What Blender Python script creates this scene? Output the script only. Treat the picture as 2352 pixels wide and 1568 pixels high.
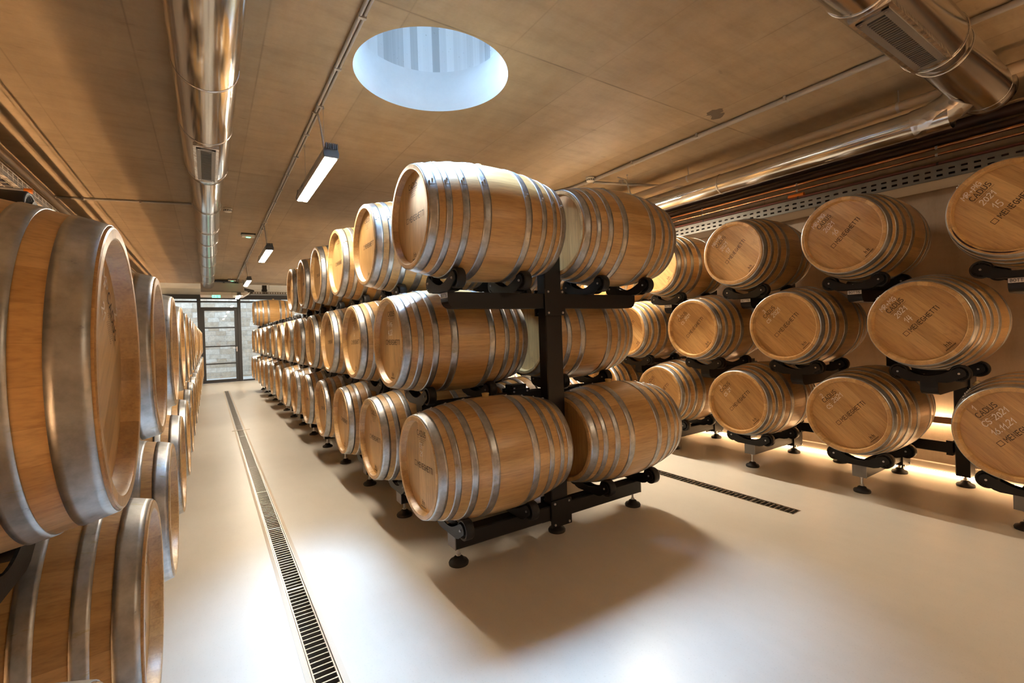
import bpy, math, random
from mathutils import Vector, Matrix
random.seed(7)
PI = math.pi
for o in list(bpy.data.objects): bpy.data.objects.remove(o)
scene = bpy.context.scene
COL = scene.collection

# ------------------------------------------------------------------ camera
CAMH = 1.38
F_PX, YAW, PITCH, ROLL = 1072.0561, 0.5815, -0.0056, -0.0329
f = Vector((math.sin(YAW)*math.cos(PITCH), math.cos(YAW)*math.cos(PITCH), math.sin(PITCH)))
r0 = Vector((math.cos(YAW), -math.sin(YAW), 0)); u0 = r0.cross(f)
rr = r0*math.cos(ROLL) + u0*math.sin(ROLL); uu = -r0*math.sin(ROLL) + u0*math.cos(ROLL)
cd = bpy.data.cameras.new('camera'); cam = bpy.data.objects.new('camera', cd); COL.objects.link(cam)
cam.matrix_world = Matrix(((rr.x, uu.x, -f.x, 0), (rr.y, uu.y, -f.y, 0), (rr.z, uu.z, -f.z, CAMH), (0, 0, 0, 1)))
cd.sensor_width = 36; cd.lens = F_PX/2352*36
cd.shift_x = -8.1175/2352; cd.shift_y = -18.498/2352
cd.clip_start = 0.05; cd.clip_end = 100
scene.camera = cam
# ------------------------------------------------------------------ light and exposure
SKY_STRENGTH = 1.8
LAMP = 88.0
FILL = 54.0  # strength of the added lamp behind the viewer
LAMPR = 225.0
LED = 66.0
SKYLIGHT = 0.3      # glow of the pane itself
SKYBEAM = 38.0      # daylight coming down the shaft
W = bpy.data.worlds.new('world'); scene.world = W; W.use_nodes = True
W.node_tree.nodes['Background'].inputs[0].default_value = (0.80, 0.89, 1.0, 1)
W.node_tree.nodes['Background'].inputs[1].default_value = SKY_STRENGTH
ad = bpy.data.lights.new('skylight_daylight', 'AREA'); ad.shape = 'DISK'; ad.size = .68; ad.energy = SKYBEAM; ad.color = (.44, .68, 1.0); ad.spread = math.radians(52)
al = bpy.data.objects.new('skylight_daylight', ad); COL.objects.link(al); al.location = (1.27, 2.88, 3.08+.97); al.rotation_euler = (math.radians(-12), math.radians(1), 0)
scene.view_settings.view_transform = 'Standard'; scene.view_settings.look = 'None'
scene.view_settings.gamma = 1; scene.view_settings.use_curve_mapping = False
scene.view_settings.exposure = 0.88

# ------------------------------------------------------------------ material helpers
def new_mat(name):
    m = bpy.data.materials.new(name); m.use_nodes = True
    nt = m.node_tree; b = nt.nodes['Principled BSDF']
    return m, nt, b
def nd(nt, typ, **kw):
    n = nt.nodes.new(typ)
    for k, v in kw.items():
        if k.startswith('i_'): n.inputs[int(k[2:])].default_value = v
        else: setattr(n, k, v)
    return n
def simple(name, col, rough=.5, metal=0, spec=.5, bump=0, bscale=40, coat=0):
    m, nt, b = new_mat(name)
    b.inputs['Base Color'].default_value = (*col, 1); b.inputs['Roughness'].default_value = rough
    b.inputs['Metallic'].default_value = metal; b.inputs['Specular IOR Level'].default_value = spec
    b.inputs['Coat Weight'].default_value = coat
    tc = nd(nt, 'ShaderNodeTexCoord'); no = nd(nt, 'ShaderNodeTexNoise'); no.inputs['Scale'].default_value = bscale
    no.inputs['Detail'].default_value = 4
    nt.links.new(tc.outputs['Object'], no.inputs['Vector'])
    mr = nd(nt, 'ShaderNodeMapRange'); mr.inputs['To Min'].default_value = rough*.85; mr.inputs['To Max'].default_value = min(1, rough*1.15)
    nt.links.new(no.outputs[0], mr.inputs['Value']); nt.links.new(mr.outputs[0], b.inputs['Roughness'])
    if bump:
        bp = nd(nt, 'ShaderNodeBump'); bp.inputs['Strength'].default_value = bump; bp.inputs['Distance'].default_value = .002
        nt.links.new(no.outputs[0], bp.inputs['Height']); nt.links.new(bp.outputs[0], b.inputs['Normal'])
    return m
def emis(name, col, s):
    m, nt, b = new_mat(name)
    b.inputs['Base Color'].default_value = (.9, .9, .9, 1)
    b.inputs['Emission Color'].default_value = (*col, 1); b.inputs['Emission Strength'].default_value = s
    return m
def math_(nt, op, a, b=None, c=None):
    n = nd(nt, 'ShaderNodeMath', operation=op)
    for i, v in enumerate((a, b, c)):
        if v is None: continue
        if isinstance(v, (int, float)): n.inputs[i].default_value = v
        else: nt.links.new(v, n.inputs[i])
    return n.outputs[0]
def ramp(nt, fac, stops):
    n = nd(nt, 'ShaderNodeValToRGB'); e = n.color_ramp.elements
    while len(e) < len(stops): e.new(.5)
    for el, (p, c) in zip(e, stops): el.position = p; el.color = (*c, 1)
    nt.links.new(fac, n.inputs[0]); return n.outputs[0]
def mixc(nt, fac, a, b, mode='MIX'):
    n = nd(nt, 'ShaderNodeMix', data_type='RGBA', blend_type=mode)
    if isinstance(fac, (int, float)): n.inputs[0].default_value = fac
    else: nt.links.new(fac, n.inputs[0])
    for i, v in ((6, a), (7, b)):
        if isinstance(v, tuple): n.inputs[i].default_value = (*v, 1)
        else: nt.links.new(v, n.inputs[i])
    return n.outputs[2]
def noise(nt, vec, scale, detail=4, rough=.55, w=None):
    n = nd(nt, 'ShaderNodeTexNoise', noise_dimensions='4D' if w is not None else '3D')
    n.inputs['Scale'].default_value = scale; n.inputs['Detail'].default_value = detail; n.inputs['Roughness'].default_value = rough
    nt.links.new(vec, n.inputs['Vector'])
    if w is not None: nt.links.new(w, n.inputs['W'])
    return n.outputs[0]
def mapping(nt, vec, scale=(1, 1, 1), loc=(0, 0, 0)):
    n = nd(nt, 'ShaderNodeMapping'); n.inputs['Scale'].default_value = scale; n.inputs['Location'].default_value = loc
    nt.links.new(vec, n.inputs['Vector']); return n.outputs[0]

def oak(name, kind):
    """kind: staves (around the axis), head (upright boards across Y), chime (end grain ring)"""
    m, nt, b = new_mat(name)
    tc = nd(nt, 'ShaderNodeTexCoord').outputs['Object']
    oi = nd(nt, 'ShaderNodeObjectInfo').outputs['Random']
    sp = nd(nt, 'ShaderNodeSeparateXYZ'); nt.links.new(tc, sp.inputs[0])
    x, y, z = sp.outputs
    if kind == 'head':
        w0 = math_(nt, 'ADD', math_(nt, 'MULTIPLY', y, 11.5), math_(nt, 'MULTIPLY', oi, 7.0))
    else:
        ang = math_(nt, 'ARCTAN2', y, z)
        w0 = math_(nt, 'ADD', math_(nt, 'MULTIPLY', ang, 30/(2*PI)), math_(nt, 'MULTIPLY', oi, 0.0))
    idx = math_(nt, 'FLOOR', w0); fr = math_(nt, 'FRACT', w0)
    wn = nd(nt, 'ShaderNodeTexWhiteNoise', noise_dimensions='2D')
    cb = nd(nt, 'ShaderNodeCombineXYZ'); nt.links.new(idx, cb.inputs[0]); nt.links.new(math_(nt, 'MULTIPLY', oi, 50), cb.inputs[1])
    nt.links.new(cb.outputs[0], wn.inputs['Vector'])
    rnd = wn.outputs['Value']
    seed = math_(nt, 'ADD', math_(nt, 'MULTIPLY', rnd, 40), math_(nt, 'MULTIPLY', oi, 13))
    if kind == 'head': gv = mapping(nt, tc, (60, 60, 4.5)); sv = mapping(nt, tc, (9, 9, 2.2)); fv = mapping(nt, tc, (240, 240, 14))
    elif kind == 'chime': gv = mapping(nt, tc, (30, 30, 30)); sv = mapping(nt, tc, (6, 6, 6)); fv = mapping(nt, tc, (160, 160, 160))
    else: gv = mapping(nt, tc, (4.5, 60, 60)); sv = mapping(nt, tc, (2.2, 9, 9)); fv = mapping(nt, tc, (14, 240, 240))
    grain = noise(nt, gv, 1.0, 6, .6, seed); soft = noise(nt, sv, 1.0, 3, .5, seed); fine = noise(nt, fv, 1.0, 2, .5, seed)
    base = ramp(nt, math_(nt, 'ADD', math_(nt, 'MULTIPLY', rnd, .55), math_(nt, 'MULTIPLY', soft, .45)),
                [(.18, (.46, .265, .094)), (.5, (.575, .345, .132)), (.85, (.67, .43, .185))])
    g = ramp(nt, math_(nt, 'ADD', math_(nt, 'MULTIPLY', grain, .6), math_(nt, 'MULTIPLY', fine, .4)),
             [(.32, (.66, .60, .54)), (.5, (.95, .94, .92)), (.62, (1.06, 1.06, 1.05))])
    c = mixc(nt, 1.0, base, g, 'MULTIPLY')
    # patches of darker figure and wine staining
    st = noise(nt, mapping(nt, tc, (3, 7, 7)), 1.0, 5, .65, seed)
    c = mixc(nt, ramp(nt, st, [(.6, (0, 0, 0)), (.72, (.35, .35, .35))]), c, (.22, .115, .045))
    # joint between boards
    d = math_(nt, 'ABSOLUTE', math_(nt, 'SUBTRACT', fr, .5))
    joint = ramp(nt, d, [(.488, (0, 0, 0)), (.498, (1, 1, 1))]) if kind != 'head' else ramp(nt, d, [(.487, (0, 0, 0)), (.498, (.7, .7, .7))])
    c = mixc(nt, mixc(nt, 1.0, joint, (.24, .24, .24), 'MULTIPLY'), c, (.12, .06, .02))
    nt.links.new(c, b.inputs['Base Color'])
    b.inputs['Roughness'].default_value = .40; b.inputs['Specular IOR Level'].default_value = .6; b.inputs['Coat Weight'].default_value = .4; b.inputs['Coat Roughness'].default_value = .3
    bp = nd(nt, 'ShaderNodeBump'); bp.inputs['Strength'].default_value = .35; bp.inputs['Distance'].default_value = .001
    h = math_(nt, 'SUBTRACT', math_(nt, 'ADD', math_(nt, 'MULTIPLY', grain, .5), math_(nt, 'MULTIPLY', fine, .4)), math_(nt, 'MULTIPLY', joint, .4))
    nt.links.new(h, bp.inputs['Height']); nt.links.new(bp.outputs[0], b.inputs['Normal'])
    return m
def galv(name):
    m, nt, b = new_mat(name)
    tc = nd(nt, 'ShaderNodeTexCoord').outputs['Object']; oi = nd(nt, 'ShaderNodeObjectInfo').outputs['Random']
    w = math_(nt, 'MULTIPLY', oi, 60)
    n1 = noise(nt, tc, 22, 5, .65, w); n2 = noise(nt, tc, 5, 3, .5, w)
    sx = nd(nt, 'ShaderNodeSeparateXYZ'); nt.links.new(tc, sx.inputs[0])
    an = nd(nt, 'ShaderNodeCombineXYZ'); nt.links.new(math_(nt, 'MULTIPLY', math_(nt, 'ARCTAN2', sx.outputs[1], sx.outputs[2]), 3.2), an.inputs[0])
    nt.links.new(math_(nt, 'MULTIPLY', sx.outputs[0], 3), an.inputs[1])
    n3 = noise(nt, an.outputs[0], 2.6, 4, .7, w)
    base = ramp(nt, n1, [(.3, (.33, .34, .35)), (.5, (.47, .48, .49)), (.7, (.60, .61, .62))])
    base = mixc(nt, ramp(nt, n3, [(.62, (0, 0, 0)), (.68, (.6, .6, .6))]), base, (.38, .34, .16))
    base = mixc(nt, ramp(nt, n1, [(.27, (.8, .8, .8)), (.33, (0, 0, 0))]), base, (.12, .11, .10))
    nt.links.new(base, b.inputs['Base Color']); b.inputs['Metallic'].default_value = .92
    mr = nd(nt, 'ShaderNodeMapRange'); mr.inputs['To Min'].default_value = .26; mr.inputs['To Max'].default_value = .52
    nt.links.new(math_(nt, 'ADD', math_(nt, 'MULTIPLY', n2, .6), math_(nt, 'MULTIPLY', n1, .4)), mr.inputs['Value']); nt.links.new(mr.outputs[0], b.inputs['Roughness'])
    bp = nd(nt, 'ShaderNodeBump'); bp.inputs['Strength'].default_value = .12; bp.inputs['Distance'].default_value = .002
    nt.links.new(n2, bp.inputs['Height']); nt.links.new(bp.outputs[0], b.inputs['Normal'])
    return m
def concrete(name, c1, c2, seams=None, rough=.75, spots=True):
    m, nt, b = new_mat(name)
    tc = nd(nt, 'ShaderNodeTexCoord').outputs['Object']
    big = noise(nt, mapping(nt, tc, (.7, .35, .7)), 1.6, 5, .6); mid = noise(nt, mapping(nt, tc, (5, 1.6, 5)), 1.0, 6, .65); fi = noise(nt, tc, 60, 3, .6)
    v = math_(nt, 'ADD', math_(nt, 'MULTIPLY', big, .55), math_(nt, 'ADD', math_(nt, 'MULTIPLY', mid, .35), math_(nt, 'MULTIPLY', fi, .1)))
    c = ramp(nt, v, [(.38, c1), (.60, c2)])
    if spots:
        st = noise(nt, mapping(nt, tc, (2.0, 9, 2.0)), 1.0, 7, .72)
        c = mixc(nt, 1.0, c, ramp(nt, st, [(.34, (.89, .88, .87)), (.5, (1, 1, 1)), (.66, (1.06, 1.055, 1.05))]), 'MULTIPLY')
        s = noise(nt, mapping(nt, tc, (4, 9, 4)), 1.3, 3, .5)
        c = mixc(nt, ramp(nt, s, [(.70, (0, 0, 0)), (.76, (.45, .45, .45))]), c, tuple(a*.55 for a in c1))
    sp = nd(nt, 'ShaderNodeSeparateXYZ'); nt.links.new(tc, sp.inputs[0])
    h = mid
    if seams:
        (ax, px, ox), (ay, py, oy) = seams
        fx = math_(nt, 'ABSOLUTE', math_(nt, 'SUBTRACT', math_(nt, 'FRACT', math_(nt, 'ADD', math_(nt, 'DIVIDE', math_(nt, 'SUBTRACT', sp.outputs[ax], ox), px), .5)), .5))
        fy = math_(nt, 'ABSOLUTE', math_(nt, 'SUBTRACT', math_(nt, 'FRACT', math_(nt, 'ADD', math_(nt, 'DIVIDE', math_(nt, 'SUBTRACT', sp.outputs[ay], oy), py), .5)), .5))
        lx = ramp(nt, math_(nt, 'MULTIPLY', fx, px), [(.0025, (.5, .5, .5)), (.005, (0, 0, 0))])
        ly = ramp(nt, math_(nt, 'MULTIPLY', fy, py), [(.003, (.8, .8, .8)), (.008, (0, 0, 0))])
        s = math_(nt, 'MAXIMUM', lx, ly)
        brk = ramp(nt, noise(nt, tc, 2.5, 3), [(.35, (.25, .25, .25)), (.6, (1, 1, 1))])
        s = math_(nt, 'MULTIPLY', s, brk)
        c = mixc(nt, s, c, tuple(a*.45 for a in c1))
        # each formwork panel has a slightly different tone
        wn = nd(nt, 'ShaderNodeTexWhiteNoise', noise_dimensions='2D'); cb = nd(nt, 'ShaderNodeCombineXYZ')
        nt.links.new(math_(nt, 'FLOOR', math_(nt, 'DIVIDE', math_(nt, 'SUBTRACT', sp.outputs[ax], ox), px)), cb.inputs[0])
        nt.links.new(math_(nt, 'FLOOR', math_(nt, 'DIVIDE', math_(nt, 'SUBTRACT', sp.outputs[ay], oy), py)), cb.inputs[1])
        nt.links.new(cb.outputs[0], wn.inputs['Vector'])
        c = mixc(nt, 1.0, c, ramp(nt, wn.outputs['Value'], [(0, (.9, .9, .9)), (1, (1.05, 1.05, 1.05))]), 'MULTIPLY')
    nt.links.new(c, b.inputs['Base Color']); b.inputs['Roughness'].default_value = rough
    bp = nd(nt, 'ShaderNodeBump'); bp.inputs['Strength'].default_value = .25; bp.inputs['Distance'].default_value = .004
    nt.links.new(math_(nt, 'ADD', h, math_(nt, 'MULTIPLY', fi, .3)), bp.inputs['Height']); nt.links.new(bp.outputs[0], b.inputs['Normal'])
    return m

OAK = oak('oak_staves', 'staves'); OAKH = oak('oak_head', 'head'); OAKC = oak('oak_chime', 'chime')
GALV = galv('galvanised_steel')
STUD = simple('zinc_studs', (.72, .73, .75), .3, 1)
BRAND = simple('burnt_lettering', (.035, .018, .010), .6)
CHALK = simple('white_chalk', (.86, .80, .74), .9)
WSTAIN = simple('dried_wine', (.030, .006, .006), .35)
SILI = simple('silicone_bung', (.62, .46, .20), .45)
BLACK = simple('black_powder_coat', (.007, .007, .008), .42, 0, .35, .1, 300)
RUBBER = simple('black_roller_plastic', (.014, .014, .015), .5, 0, .4)
BOLT = simple('bolt_steel', (.6, .6, .62), .3, 1)
CAPM = simple('grey_end_cap', (.20, .20, .21), .45, 0, .5)
STICK = simple('white_sticker', (.75, .72, .68), .5)
FOIL = simple('polished_duct_steel', (.66, .65, .64), .16, 1, .5, .25, 5)
def foil_crinkle():
    m, nt, b = new_mat('crinkled_foil_tape')
    b.inputs['Base Color'].default_value = (.72, .71, .70, 1); b.inputs['Metallic'].default_value = 1; b.inputs['Roughness'].default_value = .26
    tc = nd(nt, 'ShaderNodeTexCoord').outputs['Object']; n = nd(nt, 'ShaderNodeTexVoronoi'); n.inputs['Scale'].default_value = 30
    nt.links.new(tc, n.inputs['Vector']); bp = nd(nt, 'ShaderNodeBump'); bp.inputs['Strength'].default_value = .5; bp.inputs['Distance'].default_value = .006
    nt.links.new(n.outputs[0], bp.inputs['Height']); nt.links.new(bp.outputs[0], b.inputs['Normal']); return m
CRINK = foil_crinkle()
GREYP = simple('grey_plastic_conduit', (.40, .38, .36), .45)
BEIGEP = simple('insulated_beige_pipe', (.55, .45, .33), .5)
DARKP = simple('dark_cable', (.035, .02, .018), .5)
REDC = simple('red_brown_cable', (.16, .05, .035), .5)
COPPER = simple('copper_pipe', (.78, .42, .25), .25, 1)
TRAY = simple('galvanised_tray', (.20, .19, .17), .5, .5)
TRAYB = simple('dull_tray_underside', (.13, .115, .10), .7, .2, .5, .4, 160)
WIRE = simple('zinc_wire', (.68, .64, .60), .35, .9)
ORANGE = simple('orange_plastic', (.85, .22, .02), .4)
WHITEP = simple('white_plastic', (.78, .76, .72), .4)
SLOT = simple('vent_dark', (.02, .02, .02), .6)
STEEL = simple('stainless_grate', (.58, .54, .48), .3, .9)
EDGE = simple('drain_edging', (.60, .50, .38), .5, 0, .5, .3, 30)
PIT = simple('drain_channel_inside', (.10, .075, .055), .7)
FRAME = simple('anthracite_frame', (.035, .038, .045), .45)
PLASTER = concrete('white_plaster', (.52, .55, .56), (.60, .63, .64), None, .7, False)
CEIL = concrete('ceiling_concrete', (.32, .243, .152), (.425, .33, .216), ((0, .626, 2.192), (1, 3.13, 2.344)), .6)
WALLC = concrete('wall_concrete', (.30, .235, .175), (.39, .31, .235), ((1, 2.6, .3), (2, 5, 4.5)), .7)
BASEC = simple('baseboard_concrete', (.30, .26, .22), .55)
GRASSG = simple('green_light_cover', (.1, .6, .3), .4)
LAMPM = emis('lamp_diffuser', (1.0, .86, .66), LAMP)
FILLM = emis('added_fill_diffuser', (1.0, .78, .52), FILL)
LAMP_R = emis('lamp_diffuser_right', (1.0, .86, .66), LAMPR)
LEDM = emis('led_strip', (1.0, .62, .31), LED)
LEDL = emis('led_strip_left', (1.0, .60, .29), LED*1.8)
LEDF = emis('led_strip_floor', (1.0, .62, .31), LED*.24)
DAYM = emis('skylight_daylight', (.62, .80, 1.0), SKYLIGHT)
EXITM = emis('exit_green', (.05, .9, .45), 2.0)
GREENL = emis('green_indicator', (.1, 1, .4), 3.0)

def floor_mat():
    m, nt, b = new_mat('epoxy_floor')
    tc = nd(nt, 'ShaderNodeTexCoord').outputs['Object']
    a = noise(nt, tc, .9, 5, .6); f2 = noise(nt, tc, 120, 2, .6); sc = noise(nt, mapping(nt, tc, (1, .3, 1)), 9, 5, .7)
    c = ramp(nt, math_(nt, 'ADD', math_(nt, 'MULTIPLY', a, .7), math_(nt, 'MULTIPLY', sc, .3)), [(.35, (.62, .58, .51)), (.65, (.70, .66, .59))])
    c = mixc(nt, ramp(nt, f2, [(.30, (.25, .25, .25)), (.40, (0, 0, 0))]), c, (.42, .37, .30))
    nt.links.new(c, b.inputs['Base Color'])
    mr = nd(nt, 'ShaderNodeMapRange'); mr.inputs['To Min'].default_value = .22; mr.inputs['To Max'].default_value = .42
    nt.links.new(math_(nt, 'ADD', math_(nt, 'MULTIPLY', a, .5), math_(nt, 'MULTIPLY', sc, .5)), mr.inputs['Value']); nt.links.new(mr.outputs[0], b.inputs['Roughness'])
    bp = nd(nt, 'ShaderNodeBump'); bp.inputs['Strength'].default_value = .12; bp.inputs['Distance'].default_value = .001
    nt.links.new(f2, bp.inputs['Height']); nt.links.new(bp.outputs[0], b.inputs['Normal'])
    return m
FLOOR = floor_mat()
def shaft_mat():
    m, nt, b = new_mat('skylight_shaft_concrete')
    tc = nd(nt, 'ShaderNodeTexCoord').outputs['Object']; sp = nd(nt, 'ShaderNodeSeparateXYZ'); nt.links.new(tc, sp.inputs[0])
    an = math_(nt, 'ARCTAN2', sp.outputs[0], sp.outputs[1])
    cb = nd(nt, 'ShaderNodeCombineXYZ'); nt.links.new(math_(nt, 'MULTIPLY', an, 7), cb.inputs[0]); nt.links.new(math_(nt, 'MULTIPLY', sp.outputs[2], .12), cb.inputs[1])
    wn = nd(nt, 'ShaderNodeTexWhiteNoise', noise_dimensions='1D'); nt.links.new(math_(nt, 'FLOOR', math_(nt, 'MULTIPLY', an, 9.3)), wn.inputs['W'])
    s = noise(nt, cb.outputs[0], 3.0, 5, .7); pit = noise(nt, tc, 45, 3, .7)
    v = math_(nt, 'ADD', math_(nt, 'MULTIPLY', wn.outputs['Value'], .6), math_(nt, 'MULTIPLY', s, .4))
    c = ramp(nt, v, [(.2, (.34, .36, .37)), (.5, (.54, .57, .58)), (.8, (.66, .69, .70))])
    c = mixc(nt, ramp(nt, pit, [(.28, (.8, .8, .8)), (.33, (0, 0, 0))]), c, (.22, .22, .22))
    nt.links.new(c, b.inputs['Base Color']); b.inputs['Roughness'].default_value = .8
    return m
SHAFT = shaft_mat()
def stone_mat():
    m, nt, b = new_mat('courtyard_stone')
    tc = nd(nt, 'ShaderNodeTexCoord').outputs['Object']; sp = nd(nt, 'ShaderNodeSeparateXYZ'); nt.links.new(tc, sp.inputs[0])
    wob = noise(nt, tc, 2.2, 2); zv = nd(nt, 'ShaderNodeCombineXYZ'); nt.links.new(sp.outputs[2], zv.inputs[2]); wr = noise(nt, zv.outputs[0], 2.6, 1)
    wz = math_(nt, 'ADD', sp.outputs[2], math_(nt, 'ADD', math_(nt, 'MULTIPLY', math_(nt, 'SUBTRACT', wob, .5), .05), math_(nt, 'MULTIPLY', wr, .28)))
    wx = math_(nt, 'ADD', sp.outputs[0], math_(nt, 'MULTIPLY', math_(nt, 'SUBTRACT', wob, .5), .12))
    cb = nd(nt, 'ShaderNodeCombineXYZ'); nt.links.new(wx, cb.inputs[0]); nt.links.new(wz, cb.inputs[1])
    br = nd(nt, 'ShaderNodeTexBrick', offset=.37, squash=1.5, squash_frequency=3)
    br.inputs['Scale'].default_value = 1; br.inputs['Brick Width'].default_value = .34; br.inputs['Row Height'].default_value = .17
    br.inputs['Mortar Size'].default_value = .008; br.inputs['Mortar Smooth'].default_value = .3
    br.inputs['Color1'].default_value = (.50, .42, .32, 1); br.inputs['Color2'].default_value = (.74, .72, .66, 1); br.inputs['Mortar'].default_value = (.46, .44, .41, 1)
    nt.links.new(cb.outputs[0], br.inputs['Vector'])
    c = mixc(nt, .8, br.outputs[0], ramp(nt, noise(nt, tc, 9, 5, .7), [(.3, (.62, .6, .56)), (.65, (1.05, 1.05, 1.05))]), 'MULTIPLY')
    c = mixc(nt, ramp(nt, noise(nt, tc, 2.1, 3), [(.62, (0, 0, 0)), (.70, (.5, .5, .5))]), c, (.45, .26, .15))
    nt.links.new(c, b.inputs['Base Color']); b.inputs['Roughness'].default_value = .85
    bp = nd(nt, 'ShaderNodeBump'); bp.inputs['Strength'].default_value = .5; bp.inputs['Distance'].default_value = .012; bp.invert = True
    nt.links.new(br.outputs[1], bp.inputs['Height']); nt.links.new(bp.outputs[0], b.inputs['Normal'])
    return m
STONE = stone_mat()
def glass_mat():
    m = bpy.data.materials.new('door_glass'); m.use_nodes = True; nt = m.node_tree; nt.nodes.clear()
    o = nt.nodes.new('ShaderNodeOutputMaterial'); t = nt.nodes.new('ShaderNodeBsdfTransparent'); g = nt.nodes.new('ShaderNodeBsdfGlossy')
    t.inputs[0].default_value = (.93, .96, .97, 1); g.inputs['Roughness'].default_value = .02
    fr = nt.nodes.new('ShaderNodeFresnel'); fr.inputs[0].default_value = 1.6; mx = nt.nodes.new('ShaderNodeMixShader')
    nt.links.new(fr.outputs[0], mx.inputs[0]); nt.links.new(t.outputs[0], mx.inputs[1]); nt.links.new(g.outputs[0], mx.inputs[2]); nt.links.new(mx.outputs[0], o.inputs[0])
    return m
GLASS = glass_mat()

# ------------------------------------------------------------------ mesh helpers
class MB:
    def __init__(s): s.v = []; s.f = []; s.m = []; s.s = []; s.mats = []
    def mi(s, mat):
        if mat not in s.mats: s.mats.append(mat)
        return s.mats.index(mat)
    def add(s, vs, fs, mat, smooth=False):
        b = len(s.v); k = s.mi(mat); s.v += [tuple(v) for v in vs]
        for q in fs: s.f.append([b+i for i in q]); s.m.append(k); s.s.append(smooth)
    def box(s, a, b, mat, M=None):
        (x0, y0, z0), (x1, y1, z1) = a, b
        vs = [Vector(p) for p in ((x0, y0, z0), (x1, y0, z0), (x1, y1, z0), (x0, y1, z0), (x0, y0, z1), (x1, y0, z1), (x1, y1, z1), (x0, y1, z1))]
        if M: vs = [M @ v for v in vs]
        s.add(vs, [(0, 3, 2, 1), (4, 5, 6, 7), (0, 1, 5, 4), (1, 2, 6, 5), (2, 3, 7, 6), (3, 0, 4, 7)], mat)
    def bbox(s, a, b, mat, c=.004):
        """box with chamfered edges along its longest axis outline"""
        a = list(a); b = list(b); d = [b[i]-a[i] for i in range(3)]; ax = d.index(max(d)); o = [i for i in range(3) if i != ax]
        c = min(c, d[o[0]]*.3, d[o[1]]*.3)
        p = [(a[o[0]]+c, a[o[1]]), (b[o[0]]-c, a[o[1]]), (b[o[0]], a[o[1]]+c), (b[o[0]], b[o[1]]-c), (b[o[0]]-c, b[o[1]]), (a[o[0]]+c, b[o[1]]), (a[o[0]], b[o[1]]-c), (a[o[0]], a[o[1]]+c)]
        s.prism(p, a[ax], b[ax], ax, mat)
    def prism(s, poly, t0, t1, ax, mat, smooth=False):
        o = [i for i in range(3) if i != ax]; n = len(poly); vs = []
        for t in (t0, t1):
            for (p, q) in poly:
                v = [0, 0, 0]; v[ax] = t; v[o[0]] = p; v[o[1]] = q; vs.append(v)
        fs = [(i, (i+1) % n, n+(i+1) % n, n+i) for i in range(n)]
        s.add(vs, fs, mat, smooth); s.add(vs, [tuple(range(n))[::-1], tuple(range(n, 2*n))], mat)
    def lathe(s, prof, ax, mat, n=32, c=(0, 0, 0), closed=False, smooth=True):
        """prof: list of (t along axis, radius)"""
        o = [i for i in range(3) if i != ax]; vs = []
        for (t, r) in prof:
            for k in range(n):
                a = 2*PI*k/n; v = [0, 0, 0]; v[ax] = c[ax]+t; v[o[0]] = c[o[0]]+r*math.sin(a); v[o[1]] = c[o[1]]+r*math.cos(a); vs.append(v)
        m = len(prof); fs = []
        for j in range(m if closed else m-1):
            for k in range(n):
                fs.append((j*n+k, j*n+(k+1) % n, ((j+1) % m)*n+(k+1) % n, ((j+1) % m)*n+k))
        s.add(vs, fs, mat, smooth)
    def cyl(s, p, q, r, mat, n=16, cap=True, smooth=True):
        p = Vector(p); q = Vector(q); d = (q-p).normalized(); a = d.orthogonal().normalized(); b = d.cross(a); vs = []
        for c in (p, q):
            for k in range(n):
                t = 2*PI*k/n; vs.append(c+a*r*math.cos(t)+b*r*math.sin(t))
        s.add(vs, [(k, (k+1) % n, n+(k+1) % n, n+k) for k in range(n)], mat, smooth)
        if cap: s.add(vs, [tuple(range(n))[::-1], tuple(range(n, 2*n))], mat)
    def tube(s, pts, r, mat, n=10):
        pts = [Vector(p) for p in pts]; vs = []; m = len(pts); ref = None
        for i, p in enumerate(pts):
            d = (pts[min(i+1, m-1)]-pts[max(i-1, 0)]).normalized()
            ref = d.orthogonal().normalized() if ref is None else (ref-d*ref.dot(d)).normalized()
            b = d.cross(ref)
            for k in range(n):
                t = 2*PI*k/n; vs.append(p+ref*r*math.cos(t)+b*r*math.sin(t))
        fs = [(i*n+k, i*n+(k+1) % n, (i+1)*n+(k+1) % n, (i+1)*n+k) for i in range(m-1) for k in range(n)]
        s.add(vs, fs, mat, True); s.add(vs, [tuple(range(n))[::-1], tuple(range((m-1)*n, m*n))], mat)
    def mesh(s, name):
        me = bpy.data.meshes.new(name); me.from_pydata(s.v, [], s.f)
        for m in s.mats: me.materials.append(m)
        me.polygons.foreach_set('material_index', s.m); me.polygons.foreach_set('use_smooth', s.s); me.update()
        return me
def tag(o, label=None, cat=None, group=None, kind=None):
    if label: o['label'] = label
    if cat: o['category'] = cat
    if group: o['group'] = group
    if kind: o['kind'] = kind
    return o
def empty(name, loc, rz=0):
    o = bpy.data.objects.new(name, None); COL.objects.link(o); o.location = loc; o.rotation_euler = (0, 0, rz); o.empty_display_size = .1; return o
def ob(name, mb, parent=None, loc=(0, 0, 0), rot=(0, 0, 0), label=None):
    me = mb if isinstance(mb, bpy.types.Mesh) else mb.mesh(name)
    o = bpy.data.objects.new(name, me); COL.objects.link(o); o.parent = parent; o.location = loc; o.rotation_euler = rot
    if label: o['label'] = label
    return o
def origin(mb, c):
    c = Vector(c); mb.v = [tuple(Vector(v)-c) for v in mb.v]; return mb
def solo(name, mb, c, label, cat, group=None, kind=None):
    """a one-mesh thing whose origin is at c"""
    o = ob(name, origin(mb, c), None, c); return tag(o, label, cat, group, kind)

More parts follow.
